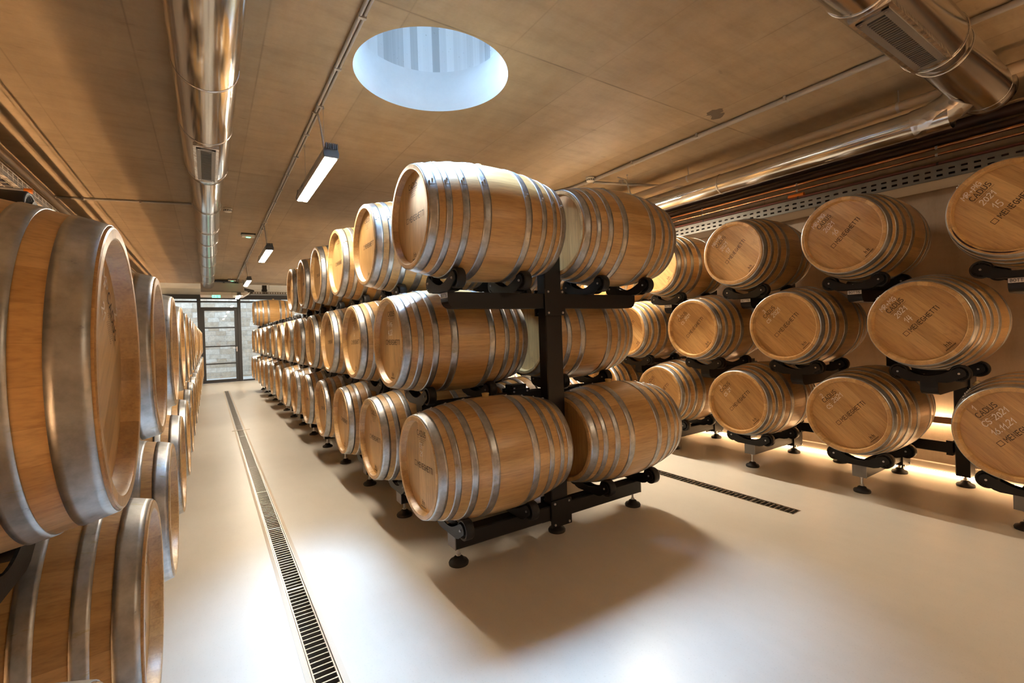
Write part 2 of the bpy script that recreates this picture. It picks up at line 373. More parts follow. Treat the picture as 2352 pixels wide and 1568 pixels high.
# ------------------------------------------------------------------ room (floor z = 0, camera height 1.38)
XL, XR, Y0, YW, HC = -1.405, 5.40, -3.6, 18.18, 3.08
D1 = (.302, .412, Y0+.2, 14.95)          # left drain opening
D2 = (3.458, 3.572, 1.72, 15.0)          # right drain opening
def rect_cells(xs, ys, skip, z, mat, mb):
    for i in range(len(xs)-1):
        for j in range(len(ys)-1):
            cx, cy = (xs[i]+xs[i+1])/2, (ys[j]+ys[j+1])/2
            if any(a < cx < b and c < cy < d for (a, b, c, d) in skip): continue
            mb.add([(xs[i], ys[j], z), (xs[i+1], ys[j], z), (xs[i+1], ys[j+1], z), (xs[i], ys[j+1], z)], [(0, 1, 2, 3)], mat)
mb = MB(); rect_cells(sorted([XL-.2, XR+.2, D1[0], D1[1], D2[0], D2[1]]), sorted([Y0-.2, 18.12, D1[2], D1[3], D2[2], D2[3]]), [D1, D2], 0, FLOOR, mb)
mb.box((XL-.2, Y0-.2, -.3), (XR+.2, 18.12, -.25), FLOOR)
tag(ob('floor', mb), 'glossy pale beige epoxy floor', 'floor', None, 'structure')
# ceiling with the round skylight opening
SX, SY, SR = 1.287, 2.852, .498
mb = MB(); n = 96; q = .8
rect_cells([XL-.2, SX-q, SX+q, XR+.2], [Y0-.2, SY-q, SY+q, YW+.2], [(SX-q, SX+q, SY-q, SY+q)], HC, CEIL, mb)
inn = [(SX+SR*math.cos(2*PI*k/n), SY+SR*math.sin(2*PI*k/n), HC) for k in range(n)]
out = []
for k in range(n):
    a = 2*PI*k/n; c, s_ = math.cos(a), math.sin(a); t = q/max(abs(c), abs(s_)); out.append((SX+t*c, SY+t*s_, HC))
mb.add(inn+out, [(k, (k+1) % n, n+(k+1) % n, n+k) for k in range(n)], CEIL)
mb.box((XL-.2, Y0-.2, HC+.25), (SX-q, YW+.2, HC+.3), CEIL)
mb2 = MB(); mb2.box((XL, 16.6, HC-.004), (XR, YW, HC), PLASTER); tag(ob('trim_4', mb2), 'pale plastered ceiling strip before the glass end wall', 'ceiling strip', None, 'structure')
tag(ob('ceiling', mb), 'board-formed tan concrete ceiling', 'ceiling', None, 'structure')
SH = 1.0
mb = MB(); mb.lathe([(0, SR), (.30, SR+.004), (.31, SR+.012), (SH, SR+.012)], 2, SHAFT, 96)
me = mb.mesh('trim_1'); me.materials.append(PLASTER)
for p in me.polygons:
    if p.center.z < .305: p.material_index = 1
o = bpy.data.objects.new('trim_1', me); COL.objects.link(o); o.location = (SX, SY, HC); tag(o, 'round white concrete skylight shaft', 'skylight shaft', None, 'structure')
mb = MB(); mb.lathe([(0, .002), (.015, SR*.5), (0, SR+.01)], 2, DAYM, 48)
o = ob('window_1', mb, None, (SX, SY, HC+SH)); tag(o, 'round daylight pane closing the skylight shaft', 'skylight', None, 'structure')
# walls
mb = MB(); mb.box((XL-.2, Y0, 0), (XL, YW, HC), WALLC); tag(ob('wall_left', mb), 'bare concrete wall behind the left rack', 'wall', None, 'structure')
mb = MB(); mb.box((XR, Y0, 0), (XR+.2, YW, HC), WALLC); tag(ob('wall_right', mb), 'bare concrete wall behind the right rack', 'wall', None, 'structure')
mb = MB(); mb.box((XL, Y0-.2, 0), (XR, Y0, HC), WALLC); tag(ob('wall_front', mb), 'concrete wall behind the viewer', 'wall', None, 'structure')
mb = MB(); mb.box((XL, YW, CAMH+1.5), (XR, YW+.25, HC), PLASTER); tag(ob('wall_back', mb), 'pale wall band above the glazing', 'wall', None, 'structure')
for nm, x0, x1 in (('baseboard_left', XL, XL+.04), ('baseboard_right', XR-.04, XR)):
    mb = MB(); mb.bbox((x0, Y0, 0.02), (x1, YW-.2, .085), BASEC, .004); tag(ob(nm, mb), 'low grey baseboard', 'baseboard', None, 'structure')
# glazed end wall
zt = CAMH+1.5
mb = MB(); mb.bbox((XL, YW-.06, CAMH+1.36), (XR, YW+.06, zt), FRAME); mb.bbox((XL, YW-.03, CAMH+1.25), (XR, YW+.03, CAMH+1.30), FRAME)
tag(ob('trim_2', mb), 'dark header beam over the glass end wall', 'beam', None, 'structure')
mb = MB(); mb.bbox((XL, YW-.04, 0), (-.29, YW+.04, .05), FRAME); mb.bbox((.93, YW-.04, 0), (XR, YW+.04, .05), FRAME)
for x in (XL+.05, -.235, .875, 2.1, 3.3, 4.5, 5.36):
    mb.bbox((x-.05, YW-.045, .0), (x+.05, YW+.045, CAMH+1.36), FRAME)
tag(ob('trim_3', mb), 'dark mullions and sill of the glass end wall', 'frame', None, 'structure')
gx = [-1.51, -.285, .825, 2.05, 3.25, 4.45]
ge = [-.285, .825, 2.05, 3.25, 4.45, 5.31]
w = 2
for a, b in ((XL+.1, -.285), (.925, 2.05), (2.15, 3.25), (3.35, 4.45), (4.55, 5.31)):
    mb = MB(); mb.box((a, YW-.004, .05), (b, YW+.004, CAMH+1.36), GLASS)
    tag(ob('window_%d' % w, mb), 'tall fixed pane of the glass end wall', 'window', None, 'structure'); w += 1
mb = MB(); mb.box((-.185, YW-.004, CAMH+1.10), (.825, YW+.004, CAMH+1.25), GLASS); tag(ob('window_%d' % w, mb), 'transom pane above the glass door', 'window', None, 'structure')
door = tag(empty('door_1', (.32, YW, 0)), 'glazed door with dark frame and three glazing bars', 'door', None, 'structure')
mb = MB(); X0, X1 = -.505, .505
mb.bbox((X0, -.03, .0), (X0+.09, .03, 2.44), FRAME); mb.bbox((X1-.09, -.03, .0), (X1, .03, 2.44), FRAME)
mb.bbox((X0+.09, -.028, 2.36), (X1-.09, .028, 2.44), FRAME); mb.bbox((X0+.09, -.028, 0), (X1-.09, .028, .10), FRAME)
mb.bbox((X0, -.03, 2.441), (X1, .03, 2.475), FRAME)
ob('door_frame', mb, door)
for z in (.62, 1.19, 1.80):
    mb = MB(); mb.bbox((X0+.09, -.02, -.02), (X1-.09, .02, .02), FRAME); ob('glazing_bar', mb, door, (0, 0, z))
mb = MB(); mb.box((X0+.09, -.004, .10), (X1-.09, .004, 2.36), GLASS); ob('door_glass', mb, door)
mb = MB(); mb.box((.44, -.045, 1.0), (.475, -.03, 1.16), BOLT); mb.cyl((.457, -.04, 1.12), (.457, -.09, 1.12), .009, BOLT); mb.cyl((.457, -.085, 1.12), (.35, -.085, 1.12), .009, BOLT)
ob('door_handle', mb, door, label='brushed steel lever handle')
# courtyard outside the glass
mb = MB(); mb.box((-6, 20.6, -.1), (10, 21.0, 4.2), STONE); tag(ob('wall_courtyard', mb), 'rough pale stone wall across the courtyard', 'wall', None, 'structure')
mb = MB(); mb.box((-6, 18.12, -.12), (10, 20.7, -.02), PLASTER); tag(ob('floor_courtyard', mb), 'pale paving outside the glass', 'paving', None, 'structure')

# ------------------------------------------------------------------ barrel parts
BL, BR, HR = .9217, .352, .2885
def rad(x):
    s = 2*x/BL-1; return HR+(BR-HR)*(1-abs(s)**2.1)
NB = 90
mb = MB()
xs = [.002]+[BL*i/22 for i in range(1, 22)]+[BL-.002]
inner = [(.040, .2555), (.038, .2575), (.010, .260), (.001, .264)]
mb.lathe([(x, r) for x, r in inner], 0, OAKC, NB); mb.lathe([(.001, .264), (0, .267), (0, HR-.004), (.002, HR)], 0, OAKC, NB, smooth=False)
mb.lathe([(x, rad(x)) for x in xs], 0, OAK, NB)
mb.lathe([(BL-.002, HR), (BL, HR-.004), (BL, .267), (BL-.001, .264)], 0, OAKC, NB, smooth=False); mb.lathe([(BL-x, r) for x, r in inner[::-1]], 0, OAKC, NB)
STAVES = mb.mesh('staves')
mb = MB(); mb.lathe([(.036, .0005), (.036, .2575), (.048, .2575)], 0, OAKH, NB, smooth=False); HEAD = mb.mesh('head')
def hoop_mesh(a, b, nm, wide=False):
    mb = MB(); k = 4; t = .0022; xs = [a+(b-a)*i/k for i in range(k+1)]
    pr = [(x, max(rad(x), HR)+.0006) for x in xs]; pr2 = [(x, r+t) for x, r in pr]
    mb.lathe([pr[0]]+pr2+[pr[-1]], 0, GALV, NB)
    # overlapped, riveted joint at the top
    for da, xx in [(.055+.05*j, a+(b-a)*(.32+.36*(j % 2))) for j in range(2)]:
        r = max(rad(xx), HR)+t; p = Vector((xx, math.sin(da)*r, math.cos(da)*r)); d = Vector((0, math.sin(da), math.cos(da)))
        mb.cyl(p, p+d*.0045, .0055, STUD, 8); mb.cyl(p+d*.0045, p+d*.0065, .003, STUD, 8)
    am = .10; vs = []
    for t_ in (-.012, -.0119, .15):
        for xx in (a, b):
            rx = max(rad(xx), HR)+t+(.0012 if t_ > -.012 else 0); vs.append((xx, math.sin(t_)*rx, math.cos(t_)*rx))
    mb.add(vs, [(0, 1, 3, 2)], GALV)
    return mb.mesh(nm)
HOOPS = [hoop_mesh(a, b, 'hoop') for a, b in ((.006, .058), (.094, .128), (.183, .222), (.300, .348))]
mb = MB(); mb.lathe([(0, .020), (.012, .021), (.022, .024), (.026, .023), (.026, .001)], 2, SILI, 20); BUNG = mb.mesh('bung')

# stroke lettering (unit height, list of polylines, advance width)
def arc(cx, cy, rx, ry, a0, a1, n=8):
    return [(cx+rx*math.cos(math.radians(a0+(a1-a0)*i/n)), cy+ry*math.sin(math.radians(a0+(a1-a0)*i/n))) for i in range(n+1)]
GL = {
 'M': ([[(0, 0), (0, 1), (.35, .45), (.7, 1), (.7, 0)]], .7), 'E': ([[(.5, 0), (0, 0), (0, 1), (.5, 1)], [(0, .52), (.45, .52)]], .5),
 'N': ([[(0, 0), (0, 1), (.6, 0), (.6, 1)]], .6), 'G': ([arc(.32, .5, .32, .5, 50, 270)+[(.6, .08), (.6, .48), (.34, .48)]], .6),
 'H': ([[(0, 0), (0, 1)], [(.58, 0), (.58, 1)], [(0, .5), (.58, .5)]], .58), 'T': ([[(0, 1), (.6, 1)], [(.3, 1), (.3, 0)]], .6), 'I': ([[(0, 0), (0, 1)]], .0),
 'C': ([arc(.36, .5, .36, .5, 45, 315)], .62), 'A': ([[(0, 0), (.32, 1), (.64, 0)], [(.12, .35), (.52, .35)]], .64),
 'D': ([[(0, 0), (0, 1), (.25, 1)]+arc(.25, .5, .38, .5, 80, -80)+[(.25, 0), (0, 0)]], .63), 'U': ([[(0, 1), (0, .3)]+arc(.28, .28, .28, .28, 180, 360)+[(.56, 1)]], .56),
 'S': ([arc(.26, .74, .26, .26, 40, 270, 8)+arc(.26, .25, .27, .25, 90, -140, 8)], .52), 'R': ([[(0, 0), (0, 1), (.25, 1)]+arc(.25, .74, .25, .26, 80, -80)+[(.1, .48), (.52, 0)]], .52),
 'P': ([[(0, 0), (0, 1), (.25, 1)]+arc(.25, .74, .25, .26, 80, -80)+[(0, .48)]], .5), 'B': ([[(0, 0), (0, 1), (.25, 1)]+arc(.25, .76, .22, .24, 80, -80)+[(0, .52), (.25, .52)]+arc(.25, .26, .27, .26, 80, -80)+[(0, 0)]], .52),
 'O': ([arc(.34, .5, .34, .5, 0, 360, 14)], .68), '+': ([[(.05, .5), (.55, .5)], [(.3, .25), (.3, .75)]], .6), '.': ([[(0, 0), (.06, .06)]], .1), ' ': ([], .35),
 '0': ([arc(.24, .45, .24, .45, 0, 360, 12)], .48), '1': ([[(0, .6), (.28, 1), (.28, 0)]], .3), '2': ([arc(.25, .74, .25, .26, 160, -30, 7)+[(0, 0), (.55, .02)]], .52),
 '3': ([arc(.22, .76, .24, .24, 150, -80, 7)+arc(.22, .26, .27, .27, 80, -150, 7)], .48), '4': ([[(.35, 0), (.42, 1)], [(.1, 1), (0, .4), (.55, .45)]], .5), '5': ([[(.5, 1), (.08, 1), (.05, .58)]+arc(.24, .3, .26, .3, 100, -140, 8)], .5),
 '6': ([[(.4, 1)]+arc(.26, .3, .26, .3, 150, 510, 14)], .52), '7': ([[(0, 1), (.5, 1), (.15, 0)], [(.05, .5), (.5, .5)]], .48), '8': ([arc(.24, .75, .2, .25, 0, 360, 10), arc(.24, .26, .25, .26, 0, 360, 10)], .48), '9': ([arc(.26, .7, .24, .28, 0, 360, 12)+[(.46, 0)]], .5)}
def strokes(mb, polys, width, mat, x, to3):
    """one mitred ribbon per polyline; crossing ribbons sit a hair apart so that they never share a plane"""
    for n_, pl in enumerate(polys):
        pts = [pl[0]]
        for p in pl[1:]:
            if math.hypot(p[0]-pts[-1][0], p[1]-pts[-1][1]) > 1e-6: pts.append(p)
        if len(pts) < 2: continue
        closed = len(pts) > 3 and math.hypot(pts[0][0]-pts[-1][0], pts[0][1]-pts[-1][1]) < 1e-5
        dirs = []
        for a, b in zip(pts[:-1], pts[1:]):
            L = math.hypot(b[0]-a[0], b[1]-a[1]); dirs.append(((b[0]-a[0])/L, (b[1]-a[1])/L))
        vs = []; m = len(pts)
        for k, p in enumerate(pts):
            if closed: d0, d1 = dirs[(k-1) % (m-1)], dirs[k % (m-1)]
            else: d0, d1 = dirs[max(0, k-1)], dirs[min(m-2, k)]
            nx, ny = -(d0[1]+d1[1]), d0[0]+d1[0]; L = math.hypot(nx, ny) or 1; nx, ny = nx/L, ny/L
            c = max(.45, nx*-d1[1]+ny*d1[0]); h = width*.5/c
            px, py = p
            if not closed and k == 0: px -= d1[0]*width*.4; py -= d1[1]*width*.4
            if not closed and k == m-1: px += d0[0]*width*.4; py += d0[1]*width*.4
            for sg in (1, -1):
                q = list(to3(px+nx*h*sg, py+ny*h*sg)); q[0] += (.00006 if q[0] > .5 and mat is not CHALK and mat is not BRAND else -.00006)*(n_ % 7); vs.append(q)
        mb.add(vs, [(2*k, 2*k+1, 2*k+3, 2*k+2) for k in range(m-1)], mat)
def text_polys(txt, u, v, h, gap=.22, jit=0, slant=0, width=None, rs=None):
    out = []; wtot = sum(GL[c][1]+gap for c in txt)-gap; sc = h if width is None else width/wtot; cx = 0
    for c in txt:
        pls, w = GL[c]; oy = rs.uniform(-jit, jit) if rs else 0
        for pl in pls: out.append([(u+(cx+p+slant*q_)*sc, v+(q_+oy)*h) for p, q_ in pl])
        cx += w+gap
    return out
to_head = lambda u, v: (.0352, -u, v)
to_headc = lambda u, v: (.0338, -u, v)
mb = MB()
strokes(mb, text_polys('MENEGHETTI', -.068, -.015, .030, .30, width=.218), .0042, BRAND, 0, to_head)
strokes(mb, [[(-.112, -.014), (-.084, -.014), (-.084, .014), (-.112, .014), (-.112, -.014)]], .0030, BRAND, 0, to_head)
WORDMARK = mb.mesh('wordmark'); mb = MB()
cad = text_polys('CADUS', -.060, .170, .031, .28, width=.125)
strokes(mb, cad, .0042, BRAND, 0, to_head)
for uu_ in (-.033, -.013, -.001, .018, .034, .052):      # little serifs
    strokes(mb, [[(uu_-.005, .170), (uu_+.005, .170)]], .0022, BRAND, 0, to_head)
strokes(mb, [[(-.062, .158), (.068, .158)]], .0016, BRAND, 0, to_head)
for r_, (a, b) in enumerate(((-.035, .045), (-.022, .03), (-.028, .036))):
    k = a
    while k < b: strokes(mb, [[(k, .146-.012*r_), (k+.003, .150-.012*r_)]], .0016, BRAND, 0, to_head); k += .0055
MAKER = mb.mesh('maker_stamp'); mb = MB()
strokes(mb, [[(-.014, -.222), (-.014, -.196)], [(-.014, -.208), (-.004, -.206), (-.004, -.222)], [(.008, -.222), (.008, -.196)], [(.008, -.208), (.018, -.206), (.018, -.222)]], .0035, BRAND, 0, to_head)
k = -.036
while k < .036: strokes(mb, [[(k, -.237), (k+.003, -.231)]], .0034, BRAND, 0, to_head); k += .0062
LOGO = mb.mesh('small_stamp')
def chalk_mesh(lines, seed):
    rs = random.Random(seed); mb = MB()
    for txt, u, v, h in lines:
        strokes(mb, text_polys(txt, u, v, h, .22, .10, .12, rs=rs), .0046, CHALK, 0, to_headc)
    return mb.mesh('chalk_writing')

def chalk_words(ln):
    out = []; cx = 0
    for wd in ln[0].split(' '):
        out.append((wd, cx*ln[3])); cx += sum(GL[c][1]+.22 for c in wd)+GL[' '][1]+.22
    return out
def barrel(x, y, zc, flip, roll, label, group, chalk=None, seed=0, hroll=0, word=True):
    """x is the front head plane, zc the axis height; flip turns the front to +X"""
    root = empty('wine_barrel', (x, y, zc-BR), PI if flip else 0)
    tag(root, label, 'barrel', group)
    L0 = (0, 0, BR)
    ob('staves', STAVES, root, L0, (roll, 0, 0)); hd = ob('head', HEAD, root, L0, (roll, 0, 0))
    ob('head', HEAD, root, (BL, 0, BR), (-roll, 0, PI))
    for h in HOOPS:
        ob('hoop', h, root, L0, (roll+hroll, 0, 0)); ob('hoop', h, root, (BL, 0, BR), (-roll-hroll, 0, PI))
    d = Matrix.Rotation(roll, 3, 'X') @ Vector((0, 0, 1))
    ob('bung', BUNG, root, (BL*.505, d.y*(BR-.002), BR+d.z*(BR-.002)), (roll, 0, 0))
    for nm, me_ in ((('wordmark', WORDMARK),) if word else ())+(('maker_stamp', MAKER), ('small_stamp', LOGO)): ob(nm, me_, hd, label='dark burnt-in lettering')
    for n_, ln in enumerate(chalk or ()):
        for w_, (t_, du) in enumerate(chalk_words(ln)): ob('chalk_writing', chalk_mesh([(t_, ln[1]+du, ln[2], ln[3])], seed+7*n_+w_), hd, label='white chalk handwriting')
    return root

# ------------------------------------------------------------------ rack parts
BW, BH = .10, .097                        # arm beam section
def saddle_mesh(full):
    """cradle across the beam: local x along the barrel, z = 0 at the barrel axis height"""
    mb = MB(); c = .354
    poly = []
    for a in range(200, 50, -15):      # left shoulder round the far roller
        poly.append((-.17+.036*math.cos(math.radians(a)), -c+.036*math.sin(math.radians(a))))
    for i in range(1, 12):
        t = i/12; poly.append((-.145+.29*t, -c+.028-.052*math.sin(PI*t)))
    for a in range(130, -25, -15):
        poly.append((.17+.036*math.cos(math.radians(a)), -c+.036*math.sin(math.radians(a))))
    poly += [(.135, -.412), (.105, -.4205), (-.105, -.4205), (-.135, -.412)]
    for x in (-.034, .028): mb.prism(poly, x, x+.006, 0, BLACK)
    mb.box((-.034, -.105, -.4205), (.034, .105, -.415), BLACK)
    if not full:
        for s in (-1, 1): mb.lathe([(-.026, .02), (-.026, .058), (.026, .058), (.026, .02)], 0, RUBBER, 16, (0, s*.17, -c))
    return mb.mesh('saddle')
SADDLE, SADDLE_FAR = saddle_mesh(True), saddle_mesh(False)
mb = MB(); mb.lathe([(-.0255, .001), (-.0255, .012), (-.020, .014), (-.020, .044), (-.026, .047), (-.026, .055), (-.022, .058), (.022, .058), (.026, .055), (.026, .047), (.020, .044), (.020, .001)], 0, RUBBER, 32)
for k in range(24):
    a = 2*PI*k/24; ca, sa = math.cos(a), math.sin(a); M = Matrix.Rotation(a, 4, 'X')
    mb.box((-.025, -.001, .014), (-.0205, .001, .046), RUBBER, M)
mb.cyl((-.040, 0, 0), (.040, 0, 0), .0075, BOLT, 6, smooth=False); mb.cyl((-.043, 0, 0), (.043, 0, 0), .004, BOLT, 8)
ROLLER = mb.mesh('roller')
def beam_mesh(x0, x1, zc, rounded, sticker=True):
    """arm under a barrel whose axis is at zc, both ends rounded below or squared"""
    mb = MB(); zt_, zb_ = zc-.4205, zc-.4205-BH
    if rounded:
        def end(x, s): return [(x+s*.065*(1-math.sin(t)), zb_+.055*(1-math.cos(t))) for t in [PI/2*i/6 for i in range(7)]]
        poly = [(p[0], p[1]) for p in end(x0, 1)][::-1]
        poly = [(x0, zt_), (x0, zb_+.055)]+[(x0+.055*(1-math.cos(PI/2*i/6)), zb_+.055*(1-math.sin(PI/2*i/6))) for i in range(1, 7)]
        if rounded == 2: poly += [(x1-.055*(1-math.cos(PI/2*i/6)), zb_+.055*(1-math.sin(PI/2*i/6))) for i in range(6, -1, -1)]+[(x1, zt_)]
        else: poly += [(x1, zb_), (x1, zt_)]
        mb.prism(poly, -BW/2, BW/2, 1, BLACK)
    else:
        mb.bbox((x0, -BW/2, zb_), (x1, BW/2, zt_), BLACK, .006)
    return mb
def place_rack(name, y, xc, L, R, tiers, z_post, foot_xs, label, group, flip, full, near):
    """one stack frame: post at xc, an arm per tier, cradles and levelling feet. local frame: origin on the floor at the post"""
    root = tag(empty(name, (xc, y, 0), PI if flip else 0), label, 'barrel rack', group)
    key = (round(L, 3), round(R, 3), tuple(tiers), z_post, tuple(foot_xs))
    if key not in RK:
        d = {}
        mb = MB(); pz0 = .09; mb.bbox((-.07, -.045, pz0), (.07, .045, z_post), BLACK, .006)
        for zc in tiers:
            zb_ = zc-.4205
            mb.box((-.085, -.062, zb_-BH-.05), (.085, -.050, zb_+.03), BLACK); mb.box((-.085, .050, zb_-BH-.05), (.085, .062, zb_+.03), BLACK)
            for sx in (-.06, .06):
                for dz in (.012, -BH-.032):
                    for sy in (-1, 1): mb.cyl((sx, sy*.05, zb_+dz), (sx, sy*.070, zb_+dz), .008, BOLT, 6, smooth=False)
        mb.box((-.05, -.046, z_post-.05), (-.035, -.0455, z_post-.02), BOLT)
        d['post'] = mb.mesh('post')
        d['beams'] = []
        for zc in tiers:
            low = zc < .75
            mb = beam_mesh(L, R, zc, 0 if low else (2 if (L < -.4 and R > .4) else 1))
            cap = []
            ends = [(L, -1)]+([(R, 1)] if R > .4 else [])
            for (e, s_) in ends:
                if low:
                    c_ = MB(); c_.bbox((e if s_ > 0 else e-.006, -BW/2, zc-.4205-BH), (e+.006 if s_ > 0 else e, BW/2, zc-.4205), CAPM, .004); cap.append(('end_cap', c_.mesh('end_cap')))
                elif zc > 1.8:
                    c_ = MB(); c_.box((e-.0012 if s_ < 0 else e, -.048, zc-.4205-.034), (e if s_ < 0 else e+.0012, .048, zc-.4205-.004), STICK)
                    pls = text_polys('BOTTIS', 0, 0, .018, .25, width=.075)
                    strokes(c_, pls, .003, FRAME, 0, (lambda u, v, e=e, s_=s_, zc=zc: (e+s_*.0016, s_*(u-.0375), zc-.4205-.028+v)))
                    cap.append(('sticker', c_.mesh('sticker')))
            d['beams'].append((mb.mesh('arm'), cap))
        fm = MB()
        fm.lathe([(0, .058), (.012, .060), (.022, .054), (.030, .034), (.042, .028), (.048, .014), (.048, .001)], 2, RUBBER, 24)
        fm.cyl((0, 0, .04), (0, 0, .165), .0085, BOLT, 10); fm.cyl((0, 0, .050), (0, 0, .062), .015, BOLT, 6, smooth=False); fm.cyl((0, 0, .112), (0, 0, .124), .015, BOLT, 6, smooth=False)
        d['foot'] = fm.mesh('levelling_foot')
        RK[key] = d
    d = RK[key]
    ob('post', d['post'], root)
    for bm_, caps in d['beams']:
        b_ = ob('arm', bm_, root)
        for nm, cm in caps: ob(nm, cm, b_, label='white sticker with black lettering' if nm == 'sticker' else 'grey end cap')
    for fx in foot_xs:
        ob('levelling_foot', d['foot'], root, (fx, 0, 0))
    for zc in tiers:
        sx = [L+.008, L+.458]
        if R > .4: sx += [R-.458, R-.008]
        for s_ in sx:
            sd = ob('saddle', SADDLE if near else SADDLE_FAR, root, (s_, 0, zc))
            if near:
                for sy in (-1, 1): ob('roller', ROLLER, sd, (0, sy*.17, -.354))
    return root
RK = {}

# ------------------------------------------------------------------ the barrels and racks, in metres from the viewer's foot point
ORD = ['front', 'second', 'third', 'fourth', 'fifth', 'sixth', 'seventh', 'eighth', 'ninth', 'tenth', 'eleventh', 'twelfth', 'thirteenth', 'fourteenth', 'fifteenth', 'sixteenth', 'seventeenth', 'eighteenth', 'nineteenth']
def od(k, what='from the front'): return ('%s barrel' % ORD[k]) if k == 0 else '%s barrel %s' % (ORD[k], what)
ZT, ZM, ZB = CAMH+.6619, CAMH-.0482, CAMH-.7561
# centre rack: two columns back to back
XC, YC, P, YM, GAP = .9636, 2.5392, .9213, .4571, .1407
XM = XC+BL+GAP/2; X2 = XC+2*BL+GAP
gl = 'wine barrels on the aisle side of the centre rack'; gr_ = 'wine barrels on the far side of the centre rack'
def cl(tier, k, side):
    s_ = 'left aisle column' if side == 'l' else 'right column'
    if side == 'l' and k == 0:
        return {'T': 'oak barrel in bluish skylight, top tier at near end of centre rack', 'M': 'honey oak barrel with chalk marks, middle tier at near end of centre rack',
                'B': 'pale oak barrel with tan bung, bottom tier at near end of centre rack'}[tier]
    if side == 'r' and k == 0:
        return {'T': 'oak barrel back to back with skylit one, top tier of centre rack, right column', 'M': 'oak barrel partly behind black post, middle tier of centre rack, right column',
                'B': 'oak barrel low at right end of centre rack, beside the floor drain'}[tier]
    t = {'T': 'top', 'M': 'middle', 'B': 'bottom'}[tier]
    if tier == 'T' and side == 'l' and k == 12: return 'lone oak barrel after the gap, far end of top tier of centre rack'
    return '%s tier oak barrel of centre rack, %s, %s' % (t, s_, od(k))
for k in list(range(6))+[12]:
    barrel(XC, YC+k*P, ZT, False, 0, cl('T', k, 'l'), gl, hroll=1.15)
for k in range(13): barrel(XC, YC+YM+k*P, ZM, False, random.uniform(-.08, .08) if k else 0, cl('M', k, 'l'), gl, [('PG', -.075, .105, .030), ('MG', -.02, .105, .026), ('4.22', -.06, .045, .034)] if k == 0 else ([('PG', -.03, .10, .03), ('4', -.01, .04, .03)] if k in (1, 3) else None), seed=k)
for k in range(14): barrel(XC, YC+k*P, ZB, False, random.uniform(-.08, .08) if k else 0, cl('B', k, 'l'), gl, [('CS', -.03, .10, .028), ('21', -.02, .055, .028)] if k in (0, 2) else None, seed=20+k)
for k in range(6): barrel(X2, YC+k*P, ZT, True, 0, cl('T', k, 'r'), gr_)
for k in range(7): barrel(X2, YC+YM+k*P, ZM, True, 0, cl('M', k, 'r'), gr_)
for k in range(7): barrel(X2, YC+k*P, ZB, True, 0, cl('B', k, 'r'), gr_)
for k in range(14):
    place_rack('barrel_rack', YC+k*P, XM, XC+.208-XM, XM-XC-.208, (ZB, ZT), CAMH+.50, (XC+.245-XM, 0, XM-XC-.245),
               'black two-armed steel frame of centre rack, %s' % (('nearest the viewer, with floor feet') if k == 0 else ORD[k]+' from the front with floor feet'), 'black steel frames of the centre rack', False, True, k < 8)
for k in range(13):
    place_rack('barrel_rack', YC+YM+k*P, XM, XC+.208-XM, XM-XC-.208, (ZM,), ZM-.36, (0,),
               'black single-armed steel post carrying middle tier of centre rack, %s' % (('nearest the viewer') if k == 0 else ORD[k]+' from the front'), 'black middle-tier posts of the centre rack', False, True, k < 7)
# right rack along the wall, heads towards the aisle
XRK, YR, PR, YMR = 4.0938, .7164, .9019, .4585
RT, RM_, RB = CAMH+.6568, CAMH-.0396, CAMH-.7359
gR = 'wine barrels of the right wall rack'
roll = -math.radians(46)
chT = {0: ('15', 'MR+PIG'), 1: ('16', 'MR+PIG'), 2: ('17', 'MR+MG')}
for k in range(9):
    ch = [(chT[k][1], -.078, .210, .030), ('2021', -.052, .112, .034), (chT[k][0], -.038, .040, .040)] if k in chT else [('2021', -.05, .12, .03)]
    lb = {0: 'top tier oak barrel at right photo edge with dark wine stain on its rim', 1: 'oak barrel chalked 16 on top tier of right wall rack', 2: 'oak barrel chalked 17 on top tier of right wall rack'}.get(k, 'top tier oak barrel of right wall rack, %s' % od(k))
    b_ = barrel(XRK, YR+k*PR, RT, False, roll, lb, gR, ch, seed=40+k)
    if k in (0, 1):
        sm = MB(); rs = random.Random(5+k)
        a0, a1 = ((195, 285) if k == 0 else (178, 212)); n = 26
        vs = []; n = 60; ws = [rs.uniform(.2, 1) for _ in range(13)]
        for i in range(n+1):
            a = math.radians(a0+(a1-a0)*i/n); q_ = i/n*12; w0 = ws[int(q_)]*(1-q_ % 1)+ws[min(12, int(q_)+1)]*(q_ % 1)
            wd = (.0062 if k == 0 else .0022)*w0*min(1, 8*i/n, 8*(1-i/n))+.0004
            for r_ in (.2745-wd*.6, .2745+wd): vs.append((-.0006, -math.cos(a)*r_, math.sin(a)*r_))
        sm.add(vs, [(2*i, 2*i+1, 2*i+3, 2*i+2) for i in range(n)], WSTAIN)
        ob('wine_stain', sm, b_, (0, 0, BR), label='dark wine drips along the rim')
chM = {0: ([('MR+MG', -.078, .210, .030), ('2021', -.052, .112, .034), ('14', -.040, .040, .040)], 'oak barrel chalked 14 on middle tier of right wall rack'),
       1: ([('3', -.03, .205, .030), ('CS', -.075, .118, .028), ('2021', -.005, .122, .034)], 'oak barrel chalked 3 on middle tier of right wall rack'),
       2: ([('5', -.03, .205, .03), ('CS', -.06, .12, .028), ('2021', 0, .122, .03)], None)}
for k in range(9):
    ch, lb = chM.get(k, ([('CS', -.05, .12, .03)], None))
    barrel(XRK, YR+YMR+k*PR, RM_, False, roll, lb or 'middle tier oak barrel of right wall rack, %s' % od(k), gR, ch, seed=60+k)
